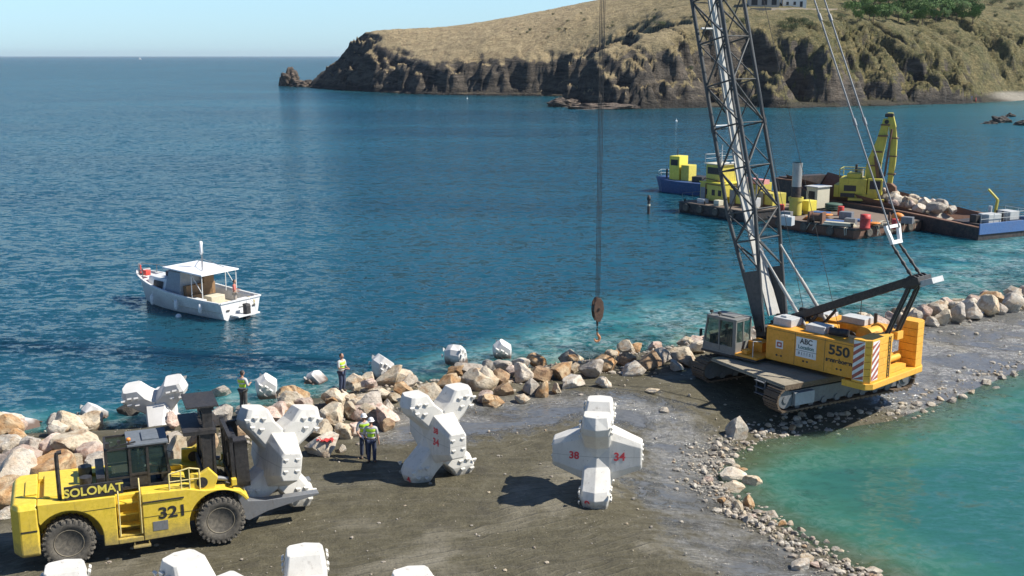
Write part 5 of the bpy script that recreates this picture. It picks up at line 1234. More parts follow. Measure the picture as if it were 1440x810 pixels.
m = MB(); m.loft([[(-4.95 + a, -.16, z), (-4.65 + a, -.16, z), (-4.65 + a, .16, z), (-4.95 + a, .16, z)] for z, a in ((-.3, .1), (.25, .05), (.3, 0), (.75, 0), (.85, .05))]); m.build('outboard_motor', SEATM, BT, .03)
m = MB()
for y in (-.9, .9): m.box((-4.335, y, .55), (.012, .22, .10))
m.box((-4.335, -.1, .62), (.012, .5, .03)); m.build('transom_hatch', SEATM, BT)
bpy.context.view_layer.update()
w = BT.matrix_world @ Vector((-3.55, -.25, .45)); person('fisherman in a red shirt standing at the stern of the boat', w, R(100), ((-.22, -.24, 1.05), (.2, -.26, 1.1)), vest=None, shirt=REDS, trousers=paint('pale_trousers', (.45, .40, .34), .8), helmet=False)
m = MB(); m.loft([[(.3 * a * math.cos(i * 1.05), .22 * a * math.sin(i * 1.05), z) for i in range(6)] for a, z in ((1, 0), (1.15, .2), (1.1, .38), (.5, .5), (.1, .52))]); o = m.build('net_bag', paint('yellow_net', (.55, .42, .10), .9)); o.matrix_world = BT.matrix_world @ Matrix.Translation((-4.0, -.95, .47)); tag(o, 'yellow bag of netting in the stern of the fishing boat', 'bag')
m = MB(); m.bb((-.3, -.2, 0), (.3, .2, .22)); m.bb((-.26, -.16, .22), (.26, .16, .24)); o = m.build('fish_crate', paint('cream_plastic', (.62, .56, .36), .6), bevel=.02); o.matrix_world = BT.matrix_world @ Matrix.Translation((-2.9, .75, .47)); tag(o, 'cream fish crate on the boat deck under the canopy edge', 'crate')
# ------------------------------------------------------------------ work barges
TARB = paint('black_barge_hull', (.022, .022, .024), .6, (.14, .08, .05), .7, .5)
BLUH = paint('blue_hull_paint', (.02, .07, .20), .5, (.12, .08, .06), .4, .6); BLUL = paint('light_blue_paint', (.05, .14, .34), .5, (.2, .16, .12), .3)
RUST = paint('rusty_steel', (.17, .085, .05), .85, (.07, .045, .035), .7, .6, bump=.3); BDECK = paint('rusty_barge_deck', (.20, .15, .11), .9, (.09, .06, .045), .8, .5)
YB = paint('barge_yellow', (.60, .51, .075), .5, (.22, .17, .08), .65, .6); YG = paint('greenish_yellow_excavator', (.58, .50, .06), .55, (.14, .11, .05), .75, .8)
YBR = paint('bright_yellow', (.78, .66, .07), .45, (.3, .24, .1), .4); CRW = paint('cream_cabin', (.62, .58, .44), .5, (.3, .22, .14), .35); GRN = paint('green_hose', (.04, .10, .07), .6)
ORP = paint('orange_plastic', (.75, .25, .03), .5); REDD = paint('red_drum', (.55, .04, .03), .5); ZINC = paint('galvanised_pipe', (.42, .40, .37), .4, (.12, .09, .06), .4, metal=.5)
BH = -55
class Fr:
    def __init__(s, x, y, deg): s.o = (x, y); s.a = R(deg); s.M = Matrix.Translation((x, y, 0)) @ Matrix.Rotation(s.a, 4, 'Z')
    def L(s, px, py, z):
        p = P(px, py, z); q = s.M.inverted() @ p; return q
    def W(s, x, y, z=0): return s.M @ Vector((x, y, z))
def pontoon(root, L_, W_, top, mat, bev=.12):
    m = MB(); m.loft([[(0 + a, 0 + a, z), (L_ - a, 0 + a, z), (L_ - a, W_ - a, z), (0 + a, W_ - a, z)] for z, a in ((-.5, .3), (.25, 0), (top - .12, 0), (top, .02))]); m.build('hull', mat, root, .04)
    m = MB(); m.bb((.06, .06, top), (L_ - .06, W_ - .06, top + .03)); m.build('deck', BDECK, root)
    m = MB()
    for a, b in (((0, 0), (L_, 0)), ((L_, 0), (L_, W_)), ((L_, W_), (0, W_)), ((0, W_), (0, 0))): m.beam((*a, top - .05), (*b, top - .05), .16, .14)
    m.build('rubbing_strake', BLK, root)
def tyre_at(parent, x, y, z, ry):
    m = MB(); m.lathe([(.24, -.09), (.36, -.12), (.42, 0), (.36, .12), (.24, .09)], 18, axis='Y'); o = m.build('tyre_fender', RUB, parent); o.location = (x, y, z); o.rotation_euler = (0, 0, ry)
def rail(parent, pts, h=.95, mat=None):
    m = MB(); 
    for a, b in zip(pts[:-1], pts[1:]):
        a = Vector(a); b = Vector(b); n = max(1, int((b - a).length / 1.3))
        for k in range(n + 1): q = a.lerp(b, k / n); m.tube(q, q + Vector((0, 0, h)), .025, 5)
        m.tube(a + Vector((0, 0, h)), b + Vector((0, 0, h)), .025, 5); m.tube(a + Vector((0, 0, h * .5)), b + Vector((0, 0, h * .5)), .02, 5)
    m.build('hand_rail', mat or STL, parent)
# A: pontoon with the yellow deckhouse
FA = Fr(17.5, 114.4, BH); A_ = thing('deckhouse_barge', 'black pontoon barge with a yellow deckhouse left of the crane boom', 'barge', (17.5, 114.4, 0), R(BH), 'work barges moored behind the crane')
pontoon(A_, 9.6, 8.0, 1.1, TARB)
def boxpart(parent, name, a, b, mat, bev=.03): m = MB(); m.bb(a, b); return m.build(name, mat, parent, bev)
dh = boxpart(A_, 'deckhouse', (1.0, 2.0, 1.13), (4.3, 5.2, 3.15), YB)
m = MB()
for y in (2.6, 3.6): m.bb((.985, y, 1.9), (.998, y + .5, 2.5))
for x in (1.6, 2.7, 3.6): m.bb((x, 1.985, 1.9), (x + .45, 1.998, 2.5))
m.build('window', SEATM, dh)
boxpart(A_, 'house_roof', (.9, 1.9, 3.15), (4.4, 5.3, 3.24), YBR)
wh = boxpart(A_, 'wheelhouse', (1.2, 2.6, 3.24), (3.3, 4.9, 5.0), YB)
m = MB(); m.bb((1.185, 2.8, 4.0), (1.198, 4.7, 4.7)); m.bb((1.4, 2.585, 4.0), (3.1, 2.598, 4.7)); m.build('window', SEATM, wh)
boxpart(A_, 'wheelhouse_roof', (1.0, 2.4, 5.0), (3.5, 5.1, 5.1), CRW); rail(A_, [(1.1, 2.5, 5.1), (3.4, 2.5, 5.1), (3.4, 5.0, 5.1), (1.1, 5.0, 5.1), (1.1, 2.5, 5.1)], .9, LGR)
m = MB(); m.tube((2.3, 3.7, 5.1), (2.3, 3.7, 7.0), .05, 6); m.beam((1.8, 3.7, 6.4), (2.8, 3.7, 6.4), .05, .05); m.build('mast', LGR, A_)
for a, b, mt, nm in (((4.8, 2.4, 1.13), (6.6, 4.6, 2.7), YBR, 'generator'), ((4.7, 4.9, 1.13), (6.5, 6.8, 3.3), YB, 'pump_house'), ((7.0, 2.0, 1.13), (8.2, 3.4, 2.1), LGR, 'white_locker'), ((7.0, 4.2, 1.13), (9.0, 6.2, 2.5), YB, 'winch_house'), ((2.0, .6, 1.13), (3.0, 1.3, 1.6), LGR, 'deck_locker'), ((4.5, .5, 1.13), (5.2, 1.2, 1.7), CRW, 'deck_locker')):
    o = boxpart(A_, nm, a, b, mt)
m = MB(); m.bb((4.6, 4.4, 3.3), (7.6, 5.2, 3.75)); m.build('striped_beam', paint('red_white_stripe', (.7, .3, .28), .5), A_)
m = MB(); m.tube((7.9, 3.0, 1.1), (7.9, 3.0, 4.4), .09, 8); m.beam((7.9, 3.0, 4.3), (5.6, 2.2, 5.6), .12, .16); m.tube((5.6, 2.2, 5.6), (5.6, 2.2, 3.6), .015, 4); m.build('deck_crane', STL, A_)
m = MB(); m.path([(8.5, 1, 1.15), (8.3, 1.4, 1.3), (8.7, 1.8, 1.15), (8.2, 2.2, 1.3), (8.8, 2.4, 1.2)], .09); m.build('hose_heap', ORP if False else CRW, A_)
rb2 = random.Random(5)
for (x0, y0, x1, z0, z1) in ((1.0, 2.0, 4.3, 1.13, 3.15), (4.8, 2.4, 6.6, 1.13, 2.7), (4.7, 4.9, 6.5, 1.13, 3.3), (7.0, 4.2, 9.0, 1.13, 2.5)):
    m = MB(); m.bb((x0 + .1, y0 - .03, z0 + .05), (x0 + .75, y0 - .004, z0 + 1.5)); m.build('door', STL, A_)
    m = MB(); m.path([(x0 + .9, y0 - .08, z0 + .1), (x0 + .9, y0 - .08, z1 - .1), (x1 - .2, y0 - .08, z1 - .15)], .045); m.path([(x0 - .05, y0 + .3, z1 + .1), (x0 + .4, y0 + .3, z1 + .4), (x1 - .1, y0 + .5, z1 + .12)], .05); m.build('pipework', RUST, A_)
    m = MB(); m.bb((x0 - .012, y0 - .012, z0), (x1 + .012, y0 - .004, z0 + .22)); m.build('rust_skirting', RUST, A_)
m = MB()
for x in (.5, 3.4, 6.3, 9.1): m.tube((x, .35, 1.1), (x, .35, 1.45), .10, 8)
m.tube((.5, .35, 1.3), (9.1, .35, 1.3), .02, 4); m.build('bollard_row', BLK, A_)
for x in (1.2, 3.2, 5.4, 7.6): tyre_at(A_, x, -.13, .62, 0)
for y in (1.5, 4.2, 6.6): tyre_at(A_, -.13, y, .62, R(90))
rail(A_, [(.15, .3, 1.13), (.15, 7.7, 1.13)], .85)
# B: spud barge with the excavator
FB = Fr(24.6, 104.6, BH); B_ = thing('spud_barge', 'rusty spud barge carrying the upright yellow excavator', 'barge', (24.6, 104.6, 0), R(BH), 'work barges moored behind the crane')
pontoon(B_, 10.0, 12.2, .95, RUST)
def spud(px, py, top, lab_sleeve):
    q = FB.L(px, py, .98); m = MB(); m.tube((q.x, q.y, -2), (q.x, q.y, top * .62), .46, 20); m.build('spud_pile', TARB, B_)
    m = MB(); m.tube((q.x, q.y, top * .62), (q.x, q.y, top), .461, 20); m.tube((q.x, q.y, top - .1), (q.x, q.y, top), .48, 20); m.build('spud_top', ZINC, B_)
    m = MB(); m.bb((q.x - .75, q.y - .75, .98), (q.x + .75, q.y + .75, lab_sleeve * .35)); m.tube((q.x, q.y, .98), (q.x, q.y, lab_sleeve), .60, 16); m.tube((q.x, q.y, lab_sleeve - .35), (q.x, q.y, lab_sleeve), .72, 16); m.build('spud_sleeve', YB, B_)
    return q
spud(1118, 302, 6.0, 2.7); spud(1205, 288, 4.7, 2.6)
q = FB.L(1136, 292, .98)
cb = boxpart(B_, 'control_cabin', (q.x - .3, q.y, .98), (q.x + 1.1, q.y + 1.9, 3.1), CRW); m = MB(); m.bb((q.x, q.y - .012, 1.9), (q.x + .8, q.y - .002, 2.7)); m.bb((q.x - .312, q.y + .3, 1.9), (q.x - .302, q.y + 1.5, 2.7)); m.build('window', SEATM, cb)
boxpart(B_, 'cabin_roof', (q.x - .45, q.y - .15, 3.1), (q.x + 1.25, q.y + 2.05, 3.2), LGR)
q = FB.L(1133, 300, .98); boxpart(B_, 'fuel_tank', (q.x - .3, q.y - .6, 1.3), (q.x + .8, q.y + .6, 2.3), YBR); boxpart(B_, 'tank_stand', (q.x - .1, q.y - .4, .98), (q.x + .6, q.y + .4, 1.3), YB)
for x in (1.5, 4.5, 7.5): tyre_at(B_, x, -.13, .5, 0)
for y in (2, 5, 8, 10.5): tyre_at(B_, 10.13, y, .5, R(90))
rnd = random.Random(21)
m = MB()
for k in range(9):
    x = rnd.uniform(1, 9.2); m.path([(x, .3, 1.0), (x + .1, -.12, .95), (x + rnd.uniform(-.3, .3), -.18, rnd.uniform(.1, .4))], .03, 5)
    y = rnd.uniform(1, 11); m.path([(9.8, y, 1.0), (10.12, y, .95), (10.2, y + rnd.uniform(-.3, .3), rnd.uniform(.1, .4))], .03, 5)
m.path([(9.2, .6, 1.02), (9.6, 3, 1.05), (9.4, 6, 1.02), (9.7, 9, 1.05)], .035, 5); m.build('mooring_rope', CRW, B_)
m = MB()
for x, y in ((.6, .5), (9.4, .5), (9.4, 11.6), (5, .5), (9.4, 6)): m.tube((x, y, .95), (x, y, 1.35), .12, 8); m.tube((x, y, 1.3), (x, y, 1.38), .17, 8)
for k in range(4): m.bb((.5, .2 + k * .0, .93), (9.5, .35, .96))
m.build('bollards', BLK, B_)
# excavator
ep = FB.L(1222, 290, .98); ew = FB.W(ep.x, ep.y, .98)
EX = thing('yellow_excavator', 'large greenish yellow excavator with its arm raised upright on the spud barge', 'excavator', ew, R(-25))
m = MB()
for y in (-1.15, 1.15): m.prism([(-2.0, .15), (-1.8, 0), (1.8, 0), (2.0, .15), (2.0, .55), (1.8, .72), (-1.8, .72), (-2.0, .55)], y - .28, y + .28)
m.build('tracks', TARB, EX); m = MB(); m.tube((0, 0, .6), (0, 0, .95), .8, 20); m.build('slewing_ring', BLK, EX)
hs_ = MB(); hs_.bb((-2.9, -1.4, .95), (.9, 1.4, 1.35)); hs_.bb((-2.9, -1.4, 1.35), (-.2, 1.4, 2.9)); hs_.bb((-2.2, -1.2, 2.9), (-.9, .9, 3.4)); hs_ = hs_.build('machine_house', YG, EX, .06)
m = MB(); m.loft([[(-3.4, -1.3, z), (-2.9, -1.42, z), (-2.9, 1.42, z), (-3.4, 1.3, z)] for z in (.95, 2.2)]); m.build('counterweight', YG, EX, .06)
m = MB(); m.bb((-2.4, -1.41, 1.6), (-1.2, -1.395, 2.2)); m.build('louvre', BLK, hs_)
cbx = boxpart(EX, 'cab', (-.1, -1.4, 1.35), (1.3, -.5, 2.95), YG); m = MB(); m.bb((.1, -1.412, 1.9), (1.15, -1.402, 2.75)); m.bb((1.302, -1.3, 1.7), (1.312, -.6, 2.75)); m.build('cab_glass', SEATM, cbx)
def boxbeam(pts, parent, name, mat):
    m = MB(); m.loft([[(x - w / 2, -d / 2, z), (x + w / 2, -d / 2, z), (x + w / 2, d / 2, z), (x - w / 2, d / 2, z)] for x, z, w, d in pts]); return m.build(name, mat, parent, .03)
bmx = boxbeam([(.30, 1.4, .9, .95), (.10, 3.2, 1.45, .95), (.30, 4.8, 1.35, .85), (.80, 6.8, .9, .75), (1.15, 8.9, .6, .65)], EX, 'boom', YG)
m = MB(); m.tube((1.2, -.36, 8.6), (1.2, .36, 8.6), .22, 12); m.tube((.5, -.5, 1.8), (.5, .5, 1.8), .2, 12); m.build('pivot_pin', BLK, bmx)
st_ = boxbeam([(1.85, 2.3, .45, .6), (2.0, 4.6, .60, .6), (1.98, 6.6, .62, .6), (1.75, 8.2, .65, .6), (1.45, 9.5, .5, .5)], EX, 'stick', YG)
m = MB(); m.prism([(1.5, 2.5), (2.0, 2.5), (2.5, 2.1), (2.55, 1.4), (2.0, 1.1), (1.6, 1.5)], -.55, .55)
for y in (-.45, -.15, .15, .45): m.box((1.75, y, 1.15), (.12, .12, .3))
m.build('bucket', RUST, EX, .03)
for y in (-.5, .5):
    m = MB(); m.tube((1.2, y, 1.3), (.9, y, 3.4), .12, 10); m.tube((.9, y, 3.4), (.8, y, 4.6), .07, 8); m.build('boom_cylinder', BLK, EX)
m = MB(); m.tube((.35, 0, 5.2), (.75, 0, 7.2), .11, 10); m.tube((.75, 0, 7.2), (1.1, 0, 8.95), .065, 8); m.build('stick_cylinder', CRW, EX)
m = MB(); m.path([(.2, .3, 3.0), (.15, .3, 4.4), (.45, .3, 6.4), (.95, .3, 8.6), (1.5, .3, 8.4), (1.95, .3, 6.5), (2.05, .3, 4.5), (1.95, .3, 3.0)], .06, 6); m.path([(2.1, -.2, 8.1), (2.25, -.2, 6.0), (2.2, -.2, 3.2)], .05, 6); m.build('hydraulic_hose', BLK, EX)
m = MB()
for z, x in ((2.6, .1), (4.2, .3), (5.6, .55), (7.2, .9), (8.3, 1.1)): m.box((x, 0, z), (.9, 1.12, .14))
for z in (3.4, 5.2, 7.0): m.box((1.98, 0, z), (.75, .75, .12))
m.beam((.9, -.56, 2.2), (.35, -.56, 5.2), .1, .3); m.tube((1.35, -.45, 3.2), (1.75, -.45, 7.9), .10, 8); m.build('boom_band', RUST, EX)
m = MB(); m.box((1.4, 0, 9.25), (.8, .9, .35)); m.build('boom_head', TARB, EX, .04)
m = MB(); m.tube((-1.5, .2, 3.3), (-1.5, .2, 4.2), .13, 10); m.build('exhaust_pipe', TARB, EX)
m = MB(); m.box((-2.0, -1.43, 1.2), (1.4, .12, .4)); m.build('side_step', TARB, EX)
m = MB(); m.bb((-1.9, -1.8, .72), (1.6, -1.35, .95)); m.build('walkway', YB, EX)
m = MB(); m.path([(-2.9, -1.4, 3.8), (-2.9, 1.3, 3.8)], .035); m.path([(-2.9, -1.4, 3.0), (-2.9, -1.4, 3.8), (-.4, -1.4, 3.8), (-.4, -1.4, 3.0)], .035); m.path([(-2.9, 1.3, 3.0), (-2.9, 1.3, 3.8), (-.4, 1.3, 3.8)], .035); m.build('hand_rail', YB, EX)
# loose gear on the spud barge
def gear(name, lab, cat, px, py, fn, mat, z=.98, bev=.02, F=FB):
    q = F.W(*F.L(px, py, z)[:2], z); m = MB(); fn(m); o = m.build(name, mat, None, bev); o.location = q; o.rotation_euler = (0, 0, R(-35)); tag(o, lab, cat); return o
gear('red_drum', 'red drum standing at the near edge of the spud barge', 'drum', 1216, 322, lambda m: m.lathe([(.001, 0), (.45, 0), (.45, .1), (.48, .14), (.45, .18), (.45, .9), (.48, .94), (.45, 1.0), (.45, 1.3), (.001, 1.3)], 20), REDD, bev=0)
gear('orange_float', 'orange float beside the excavator on the spud barge', 'float', 1262, 311, lambda m: m.ball((0, 0, .4), .42, 2, sc=(1.5, 1, 1)), ORP, bev=0)
gear('hose_coil', 'dark green coil of hose lying left of the excavator', 'hose', 1172, 296, lambda m: [m.lathe([(.6, -.18 + .2 * k), (.85, -.1 + .2 * k), (.85, .02 + .2 * k), (.6, .08 + .2 * k)], 20, (0, 0, .25)) for k in range(3)], GRN, bev=0)
gear('anchor_winch', 'rusty winch on the left corner of the spud barge', 'winch', 1148, 313, lambda m: [m.tube((-.5, 0, .5), (.5, 0, .5), .4, 14), m.bb((-.7, -.5, 0), (-.5, .5, 1.0)), m.bb((.5, -.5, 0), (.7, .5, 1.0))], RUST)
gear('pipe_bundle', 'pale pipes lying on the near deck edge of the spud barge', 'pipes', 1180, 318, lambda m: [m.tube((-1.4, y, .12 + .0), (1.4, y + .1, .12), .09, 8) for y in (-.3, -.1, .1, .3)] + [m.tube((-1.3, y, .28), (1.3, y, .28), .09, 8) for y in (-.2, 0, .2)], CRW, bev=0)
gear('grey_crate', 'grey steel crate on deck between the hose coil and excavator', 'crate', 1190, 308, lambda m: m.bb((-.6, -.4, 0), (.6, .4, .7)), STL)
gear('white_generator', 'small white box at the boom side of the spud barge', 'generator', 1106, 318, lambda m: [m.bb((-.6, -.4, .1), (.6, .4, .9)), m.bb((-.5, -.3, .9), (.2, .3, 1.0))], LGR)
gear('rope_pile', 'tangled tan rope heaped at the right of the red drum', 'rope', 1240, 318, lambda m: [m.path([Vector((random.Random(k).uniform(-.6, .6), random.Random(k + 9).uniform(-.5, .5), random.Random(k + 5).uniform(.05, .5))) for _ in (0,)] + [Vector((random.Random(k + 3).uniform(-.7, .7), random.Random(k + 4).uniform(-.5, .5), random.Random(k + 7).uniform(.05, .45)))], .05, 5) for k in range(16)], CRW, bev=0)
rg_ = random.Random(44)
kinds = [('oil_drum', 'drum', lambda m: m.lathe([(.001, 0), (.3, 0), (.3, .9), (.001, .9)], 14)), ('steel_box', 'box', lambda m: m.bb((-.5, -.35, 0), (.5, .35, .6))), ('timber_stack', 'timber', lambda m: [m.bb((-1.1, -.4 + .27 * k, 0), (1.1, -.2 + .27 * k, .16)) for k in range(4)]),
         ('chain_pile', 'chain', lambda m: [m.lathe([(.1 + .06 * k, 0), (.2 + .06 * k, .06), (.1 + .06 * k, .12)], 10, (.12 * k - .3, .1 * math.sin(k * 2), .05 * k)) for k in range(6)]), ('gas_bottle', 'gas bottle', lambda m: m.lathe([(.001, 0), (.14, 0), (.14, .9), (.05, 1.05), (.05, 1.15), (.001, 1.15)], 12))]
cols = [(REDD, 'red'), (ORP, 'orange'), (YBR, 'bright yellow'), (STL, 'grey'), (RUST, 'rust brown'), (CRW, 'cream'), (BLUL, 'light blue'), (GRN, 'dark green')]
spots = [(1098, 300), (1106, 306), (1150, 300), (1160, 306), (1145, 296), (1182, 303), (1196, 316), (1207, 311), (1226, 318), (1250, 316), (1258, 322), (1276, 314), (1168, 312), (1136, 309)]
for i, (px, py) in enumerate(spots):
    nm, ct, fn = kinds[i % 5]; mt, cn = cols[(i * 3 + i // 5) % 8]; gear(nm, f'{cn} {ct.replace("_", " ")}, {ORD(i + 1)} item of loose gear on the spud barge deck', ct, px, py, fn, mt)
# C: hopper barge full of rock
FC = Fr(47.6, 99.2, 116); C_ = thing('hopper_barge', 'long dark hopper barge loaded with pale rocks at the far right', 'barge', (47.6, 99.2, 0), R(116), 'work barges moored behind the crane')
L_, W_ = 28.0, 7.0
m = MB()
def topz(x): return 1.05 + .35 * math.sin(min(1, x / 26) * 3.14159) + (1.7 if x > 21 else 0) * min(1, max(0, (x - 21) / 4))
xs_ = [0, .8, 3, 6, 9, 12, 15, 18, 21, 23, 25, 27, 28]
for s0, s1 in ((0, .55), (W_ - .55, W_)):
    m.loft([[(x, s0, -.5), (x, s1, -.5), (x, s1, topz(x)), (x, s0, topz(x))] for x in xs_])
m.bb((0, .55, -.5), (3.6, W_ - .55, 1.35)); m.bb((26.8, .55, -.5), (28, W_ - .55, 3.0)); m.bb((3.6, .55, -.5), (26.8, W_ - .55, .3)); m.build('hull', TARB, C_)
m = MB(); m.add([(3.6, .56, topz(4)), (26.8, .56, 3.3), (26.8, 2.2, .35), (3.6, 2.2, .35)], [(0, 1, 2, 3)]); m.add([(3.6, W_ - .56, topz(4)), (26.8, W_ - .56, 3.3), (26.8, W_ - 2.2, .35), (3.6, W_ - 2.2, .35)], [(0, 1, 2, 3)]); m.build('hopper_side', RUST, C_)
for y in (.3, W_ - .3): 
    m = MB()
    for a, b in zip(xs_[:-1], xs_[1:]): m.beam((a, y, topz(a) + .05), (b, y, topz(b) + .05), .62, .1)
    m.build('coaming', RUST, C_)
o = boxpart(C_, 'stern_bulwark', (-.06, .0, .5), (2.9, -.09, 1.55), BLUL); boxpart(C_, 'stern_bulwark', (-.10, 0, .5), (-.005, W_, 1.5), BLUL)
m = MB(); m.box((1.2, 2.0, 1.8), (1.4, 1.2, .9)); m.box((1.0, 4.6, 1.75), (1.2, 1.6, .8)); m.tube((2.2, 3.2, 1.35), (2.2, 3.2, 2.6), .16, 10); m.build('engine_casing', LGR, C_, .04)
m = MB(); m.box((2.4, 1.3, 1.7), (.9, .8, .7)); m.tube((.8, 3.2, 1.3), (.8, 3.2, 2.3), .1, 8); m.box((1.6, 5.8, 1.7), (.7, .5, .7)); m.build('deck_machinery', BLK, C_, .04)
m = MB(); m.beam((3.2, 1.4, 1.4), (2.9, 1.5, 3.0), .18, .22); m.beam((2.9, 1.5, 3.0), (4.2, 1.3, 3.8), .14, .18); m.build('loader_crane', YB, C_)
rail(C_, [(.1, .3, 1.4), (.1, 6.7, 1.4)], .9, LGR); rail(C_, [(.1, .3, 1.4), (3.0, .3, 1.45)], .9, LGR)
rnd = random.Random(31); cargo = []
for k in range(64):
    x = rnd.uniform(7.5, 21); y = rnd.uniform(1.6, 5.4); s = rnd.uniform(.8, 1.6); h = 1.9 - abs(y - 3.5) * .35 - abs(x - 14.5) * .05 + .45 * math.exp(-((x - 17) / 2.0) ** 2)
    w = FC.W(x, y, h * .75 + .75 + rnd.uniform(-.15, .15)); o = put_rock('cargo_rock', w, (s, s * .9, s * .8), rnd.choice('WWTWPG'), rnd, RM[10:]); tag(o, 'pale quarry rock heaped in the hopper of the far right barge', 'rock', 'rocks heaped in the hopper barge')
m = MB()
for k in range(7): m.loft([[(9 + k * 2 - 1.6, 1.2, .3), (9 + k * 2 + 1.6, 1.2, .3), (9 + k * 2 + 1.6, 5.8, .3), (9 + k * 2 - 1.6, 5.8, .3)], [(9 + k * 2 - 1, 2.6, 1.2), (9 + k * 2 + 1, 2.6, 1.2), (9 + k * 2 + 1, 4.4, 1.2), (9 + k * 2 - 1, 4.4, 1.2)]])
m.build('rubble_load', ROCK['G'], C_)
# D: blue workboat behind
D_ = thing('blue_workboat', 'dark blue workboat with a yellow cabin moored left of the barges', 'boat', (18.4, 134.0, 0), R(-42), 'work barges moored behind the crane')
m = MB(); m.loft([[(x, -w, 1.45 + s), (x, w, 1.45 + s), (x + e, w * .85, -.4), (x + e, -w * .85, -.4)] for x, w, s, e in ((-.3, 1.0, .25, .6), (1.0, 2.0, .1, .2), (4, 2.3, 0, 0), (11, 2.3, 0, 0))]); m.build('hull', BLUH, D_, .05)
m = MB(); m.bb((1.6, -1.0, 1.45), (3.0, .9, 4.3)); yc = m.build('cabin', YBR, D_, .05); m = MB(); m.bb((1.8, -1.015, 3.2), (2.8, -1.003, 3.9)); m.build('window', SEATM, yc)
m = MB(); m.bb((3.2, -.9, 1.45), (4.3, .8, 3.3)); m.build('engine_casing', YB, D_, .05); m = MB(); m.bb((5, -1.3, 1.45), (6.4, .6, 2.1)); m.tube((.6, 0, 1.6), (.6, 0, 2.6), .12, 8); m.tube((1.9, .3, 4.3), (1.9, .3, 5.1), .06, 6); m.build('deck_gear', BLK, D_, .03)
rail(D_, [(.2, -1.2, 1.6), (-.2, 0, 1.7), (.2, 1.2, 1.6)], .8, LGR)
# marker post
p = P(912, 301, 0); MP = thing('marker_post', 'dark marker post standing alone in the water left of the barges', 'post', (p.x, p.y, 0)); m = MB(); m.tube((0, 0, -2), (0, 0, 1.5), .17, 10, .14); m.build('pole', TARB, MP); m = MB(); m.lathe([(.001, 2.0), (.14, 1.9), (.22, 1.6), (.18, 1.45), (.001, 1.42)], 12); m.build('top_mark', TARB, MP)
m = MB(); m.tube((0, 0, .85), (0, 0, 1.05), .165, 10); m.build('band', CRW, MP)
for px, py, lab in ((951, 171, 'small white buoy far out left of the crane boom'), (657, 139, 'small white buoy floating below the headland cliffs')):
    p = P(px, py, 0); m = MB(); m.lathe([(.001, .75), (.25, .65), (.45, .3), (.45, 0), (.3, -.3), (.001, -.4)], 14); m.tube((0, 0, .6), (0, 0, 1.3), .06, 6); o = m.build('white_buoy', WHT); o.location = p; o.scale = (.6,) * 3; tag(o, lab, 'buoy')
p = P(1015, 179, 0); SK = thing('white_skiff', 'small white skiff seen through the crane boom lattice', 'boat', p, R(15)); S2 = hull_sections(-2.2, 2.2, 8, .8, .45, .2)
m = MB(); nS = 9; vs = [q for r in S2 for q in r]; m.add(vs, [(i * nS + k, i * nS + k + 1, (i + 1) * nS + k + 1, (i + 1) * nS + k) for i in range(8) for k in range(8)] + [tuple(range(9))], 0, True); o = m.build('hull', HW, SK); sm_ = o.modifiers.new('t', 'SOLIDIFY'); sm_.thickness = .05
m = MB(); m.bb((-.6, -.7, .25), (-.3, .7, .32)); m.bb((.7, -.6, .3), (1.0, .6, .36)); m.build('thwart', CRM, SK)
p = P(197, 82.2, 0); SB = thing('distant_sailing_boat', 'tiny white sailing boat on the horizon at the left', 'boat', (p.x * .5, p.y * .5, 0), R(20)); D5 = 1.0
SB.location = (P(197, 84, 0).x, P(197, 84, 0).y, 0)
m = MB(); m.loft([[(x, -w, 1.6), (x, w, 1.6), (x, w * .5, -.3), (x, -w * .5, -.3)] for x, w in ((-6, 1.4), (0, 1.9), (5, 1.0), (7, .1))]); m.build('hull', HW, SB); m = MB(); m.add([(-.2, 0, 2.4), (-5, .1, 2.4), (0, 0, 13), (.2, .1, 2.4), (6, 0, 1.8), (.2, 0, 12)], [(0, 1, 2), (3, 4, 5)]); o = m.build('sail', HW, SB); sm_ = o.modifiers.new('t', 'SOLIDIFY'); sm_.thickness = .05
m = MB(); m.tube((0, 0, 1.5), (0, 0, 14), .1, 6); m.build('mast', STL, SB)

# ------------------------------------------------------------------ rocks of the headland
def crag(label, px, py, w, d, h, seed, rz=0, n=1):
    p = P(px, py, 0); bm = bmesh.new(); bmesh.ops.create_icosphere(bm, subdivisions=5, radius=1); off = Vector((seed * 7.1, 0, 0))
    for v in bm.verts:
        q = v.co.copy(); k = 1 + .45 * noise.noise(q * 1.4 + off) + .22 * noise.noise(q * 3.3 + off) + .12 * noise.noise(Vector((q.x * 3, q.y * 3, q.z * 9)) + off)
        v.co = Vector((q.x * w * k, q.y * d * k, q.z * h * k))
    me = bpy.data.meshes.new('crag'); bm.to_mesh(me); bm.free(); me.materials.append(ROCK['K' if h < 3 else 'B']); o = bpy.data.objects.new('sea_rock', me); COL.objects.link(o); o.location = p; o.rotation_euler = (0, 0, rz); tag(o, label, 'rock'); return o
t = NT('dark_schist'); c = t.coord(); a_ = t.noise(c, .5, 7, .7); col = t.mix(t.ramp(a_, (.4, 0), (.62, 1)), (.035, .03, .026), (.16, .12, .09)); SCH = t.set(color=col, rough=.9, normal=t.bump(a_, .8, .8))
for lab, px, py, w, d, h, sd in (('pointed brown rock islet off the tip of the headland', 409, 121, 6.0, 5, 8.0, 1), ('low rock tail joining the islet to the headland tip', 428, 122, 7, 4, 3.6, 5),
                         ('rocky ledge at the foot of the near promontory', 797, 150, 5.5, 4, 2.6, 3), ('long low ledge under the dark promontory cliff', 845, 153, 9, 4, 1.8, 4)):
    o = crag(lab, px, py, w, d, h, sd); o.data.materials[0] = SCH
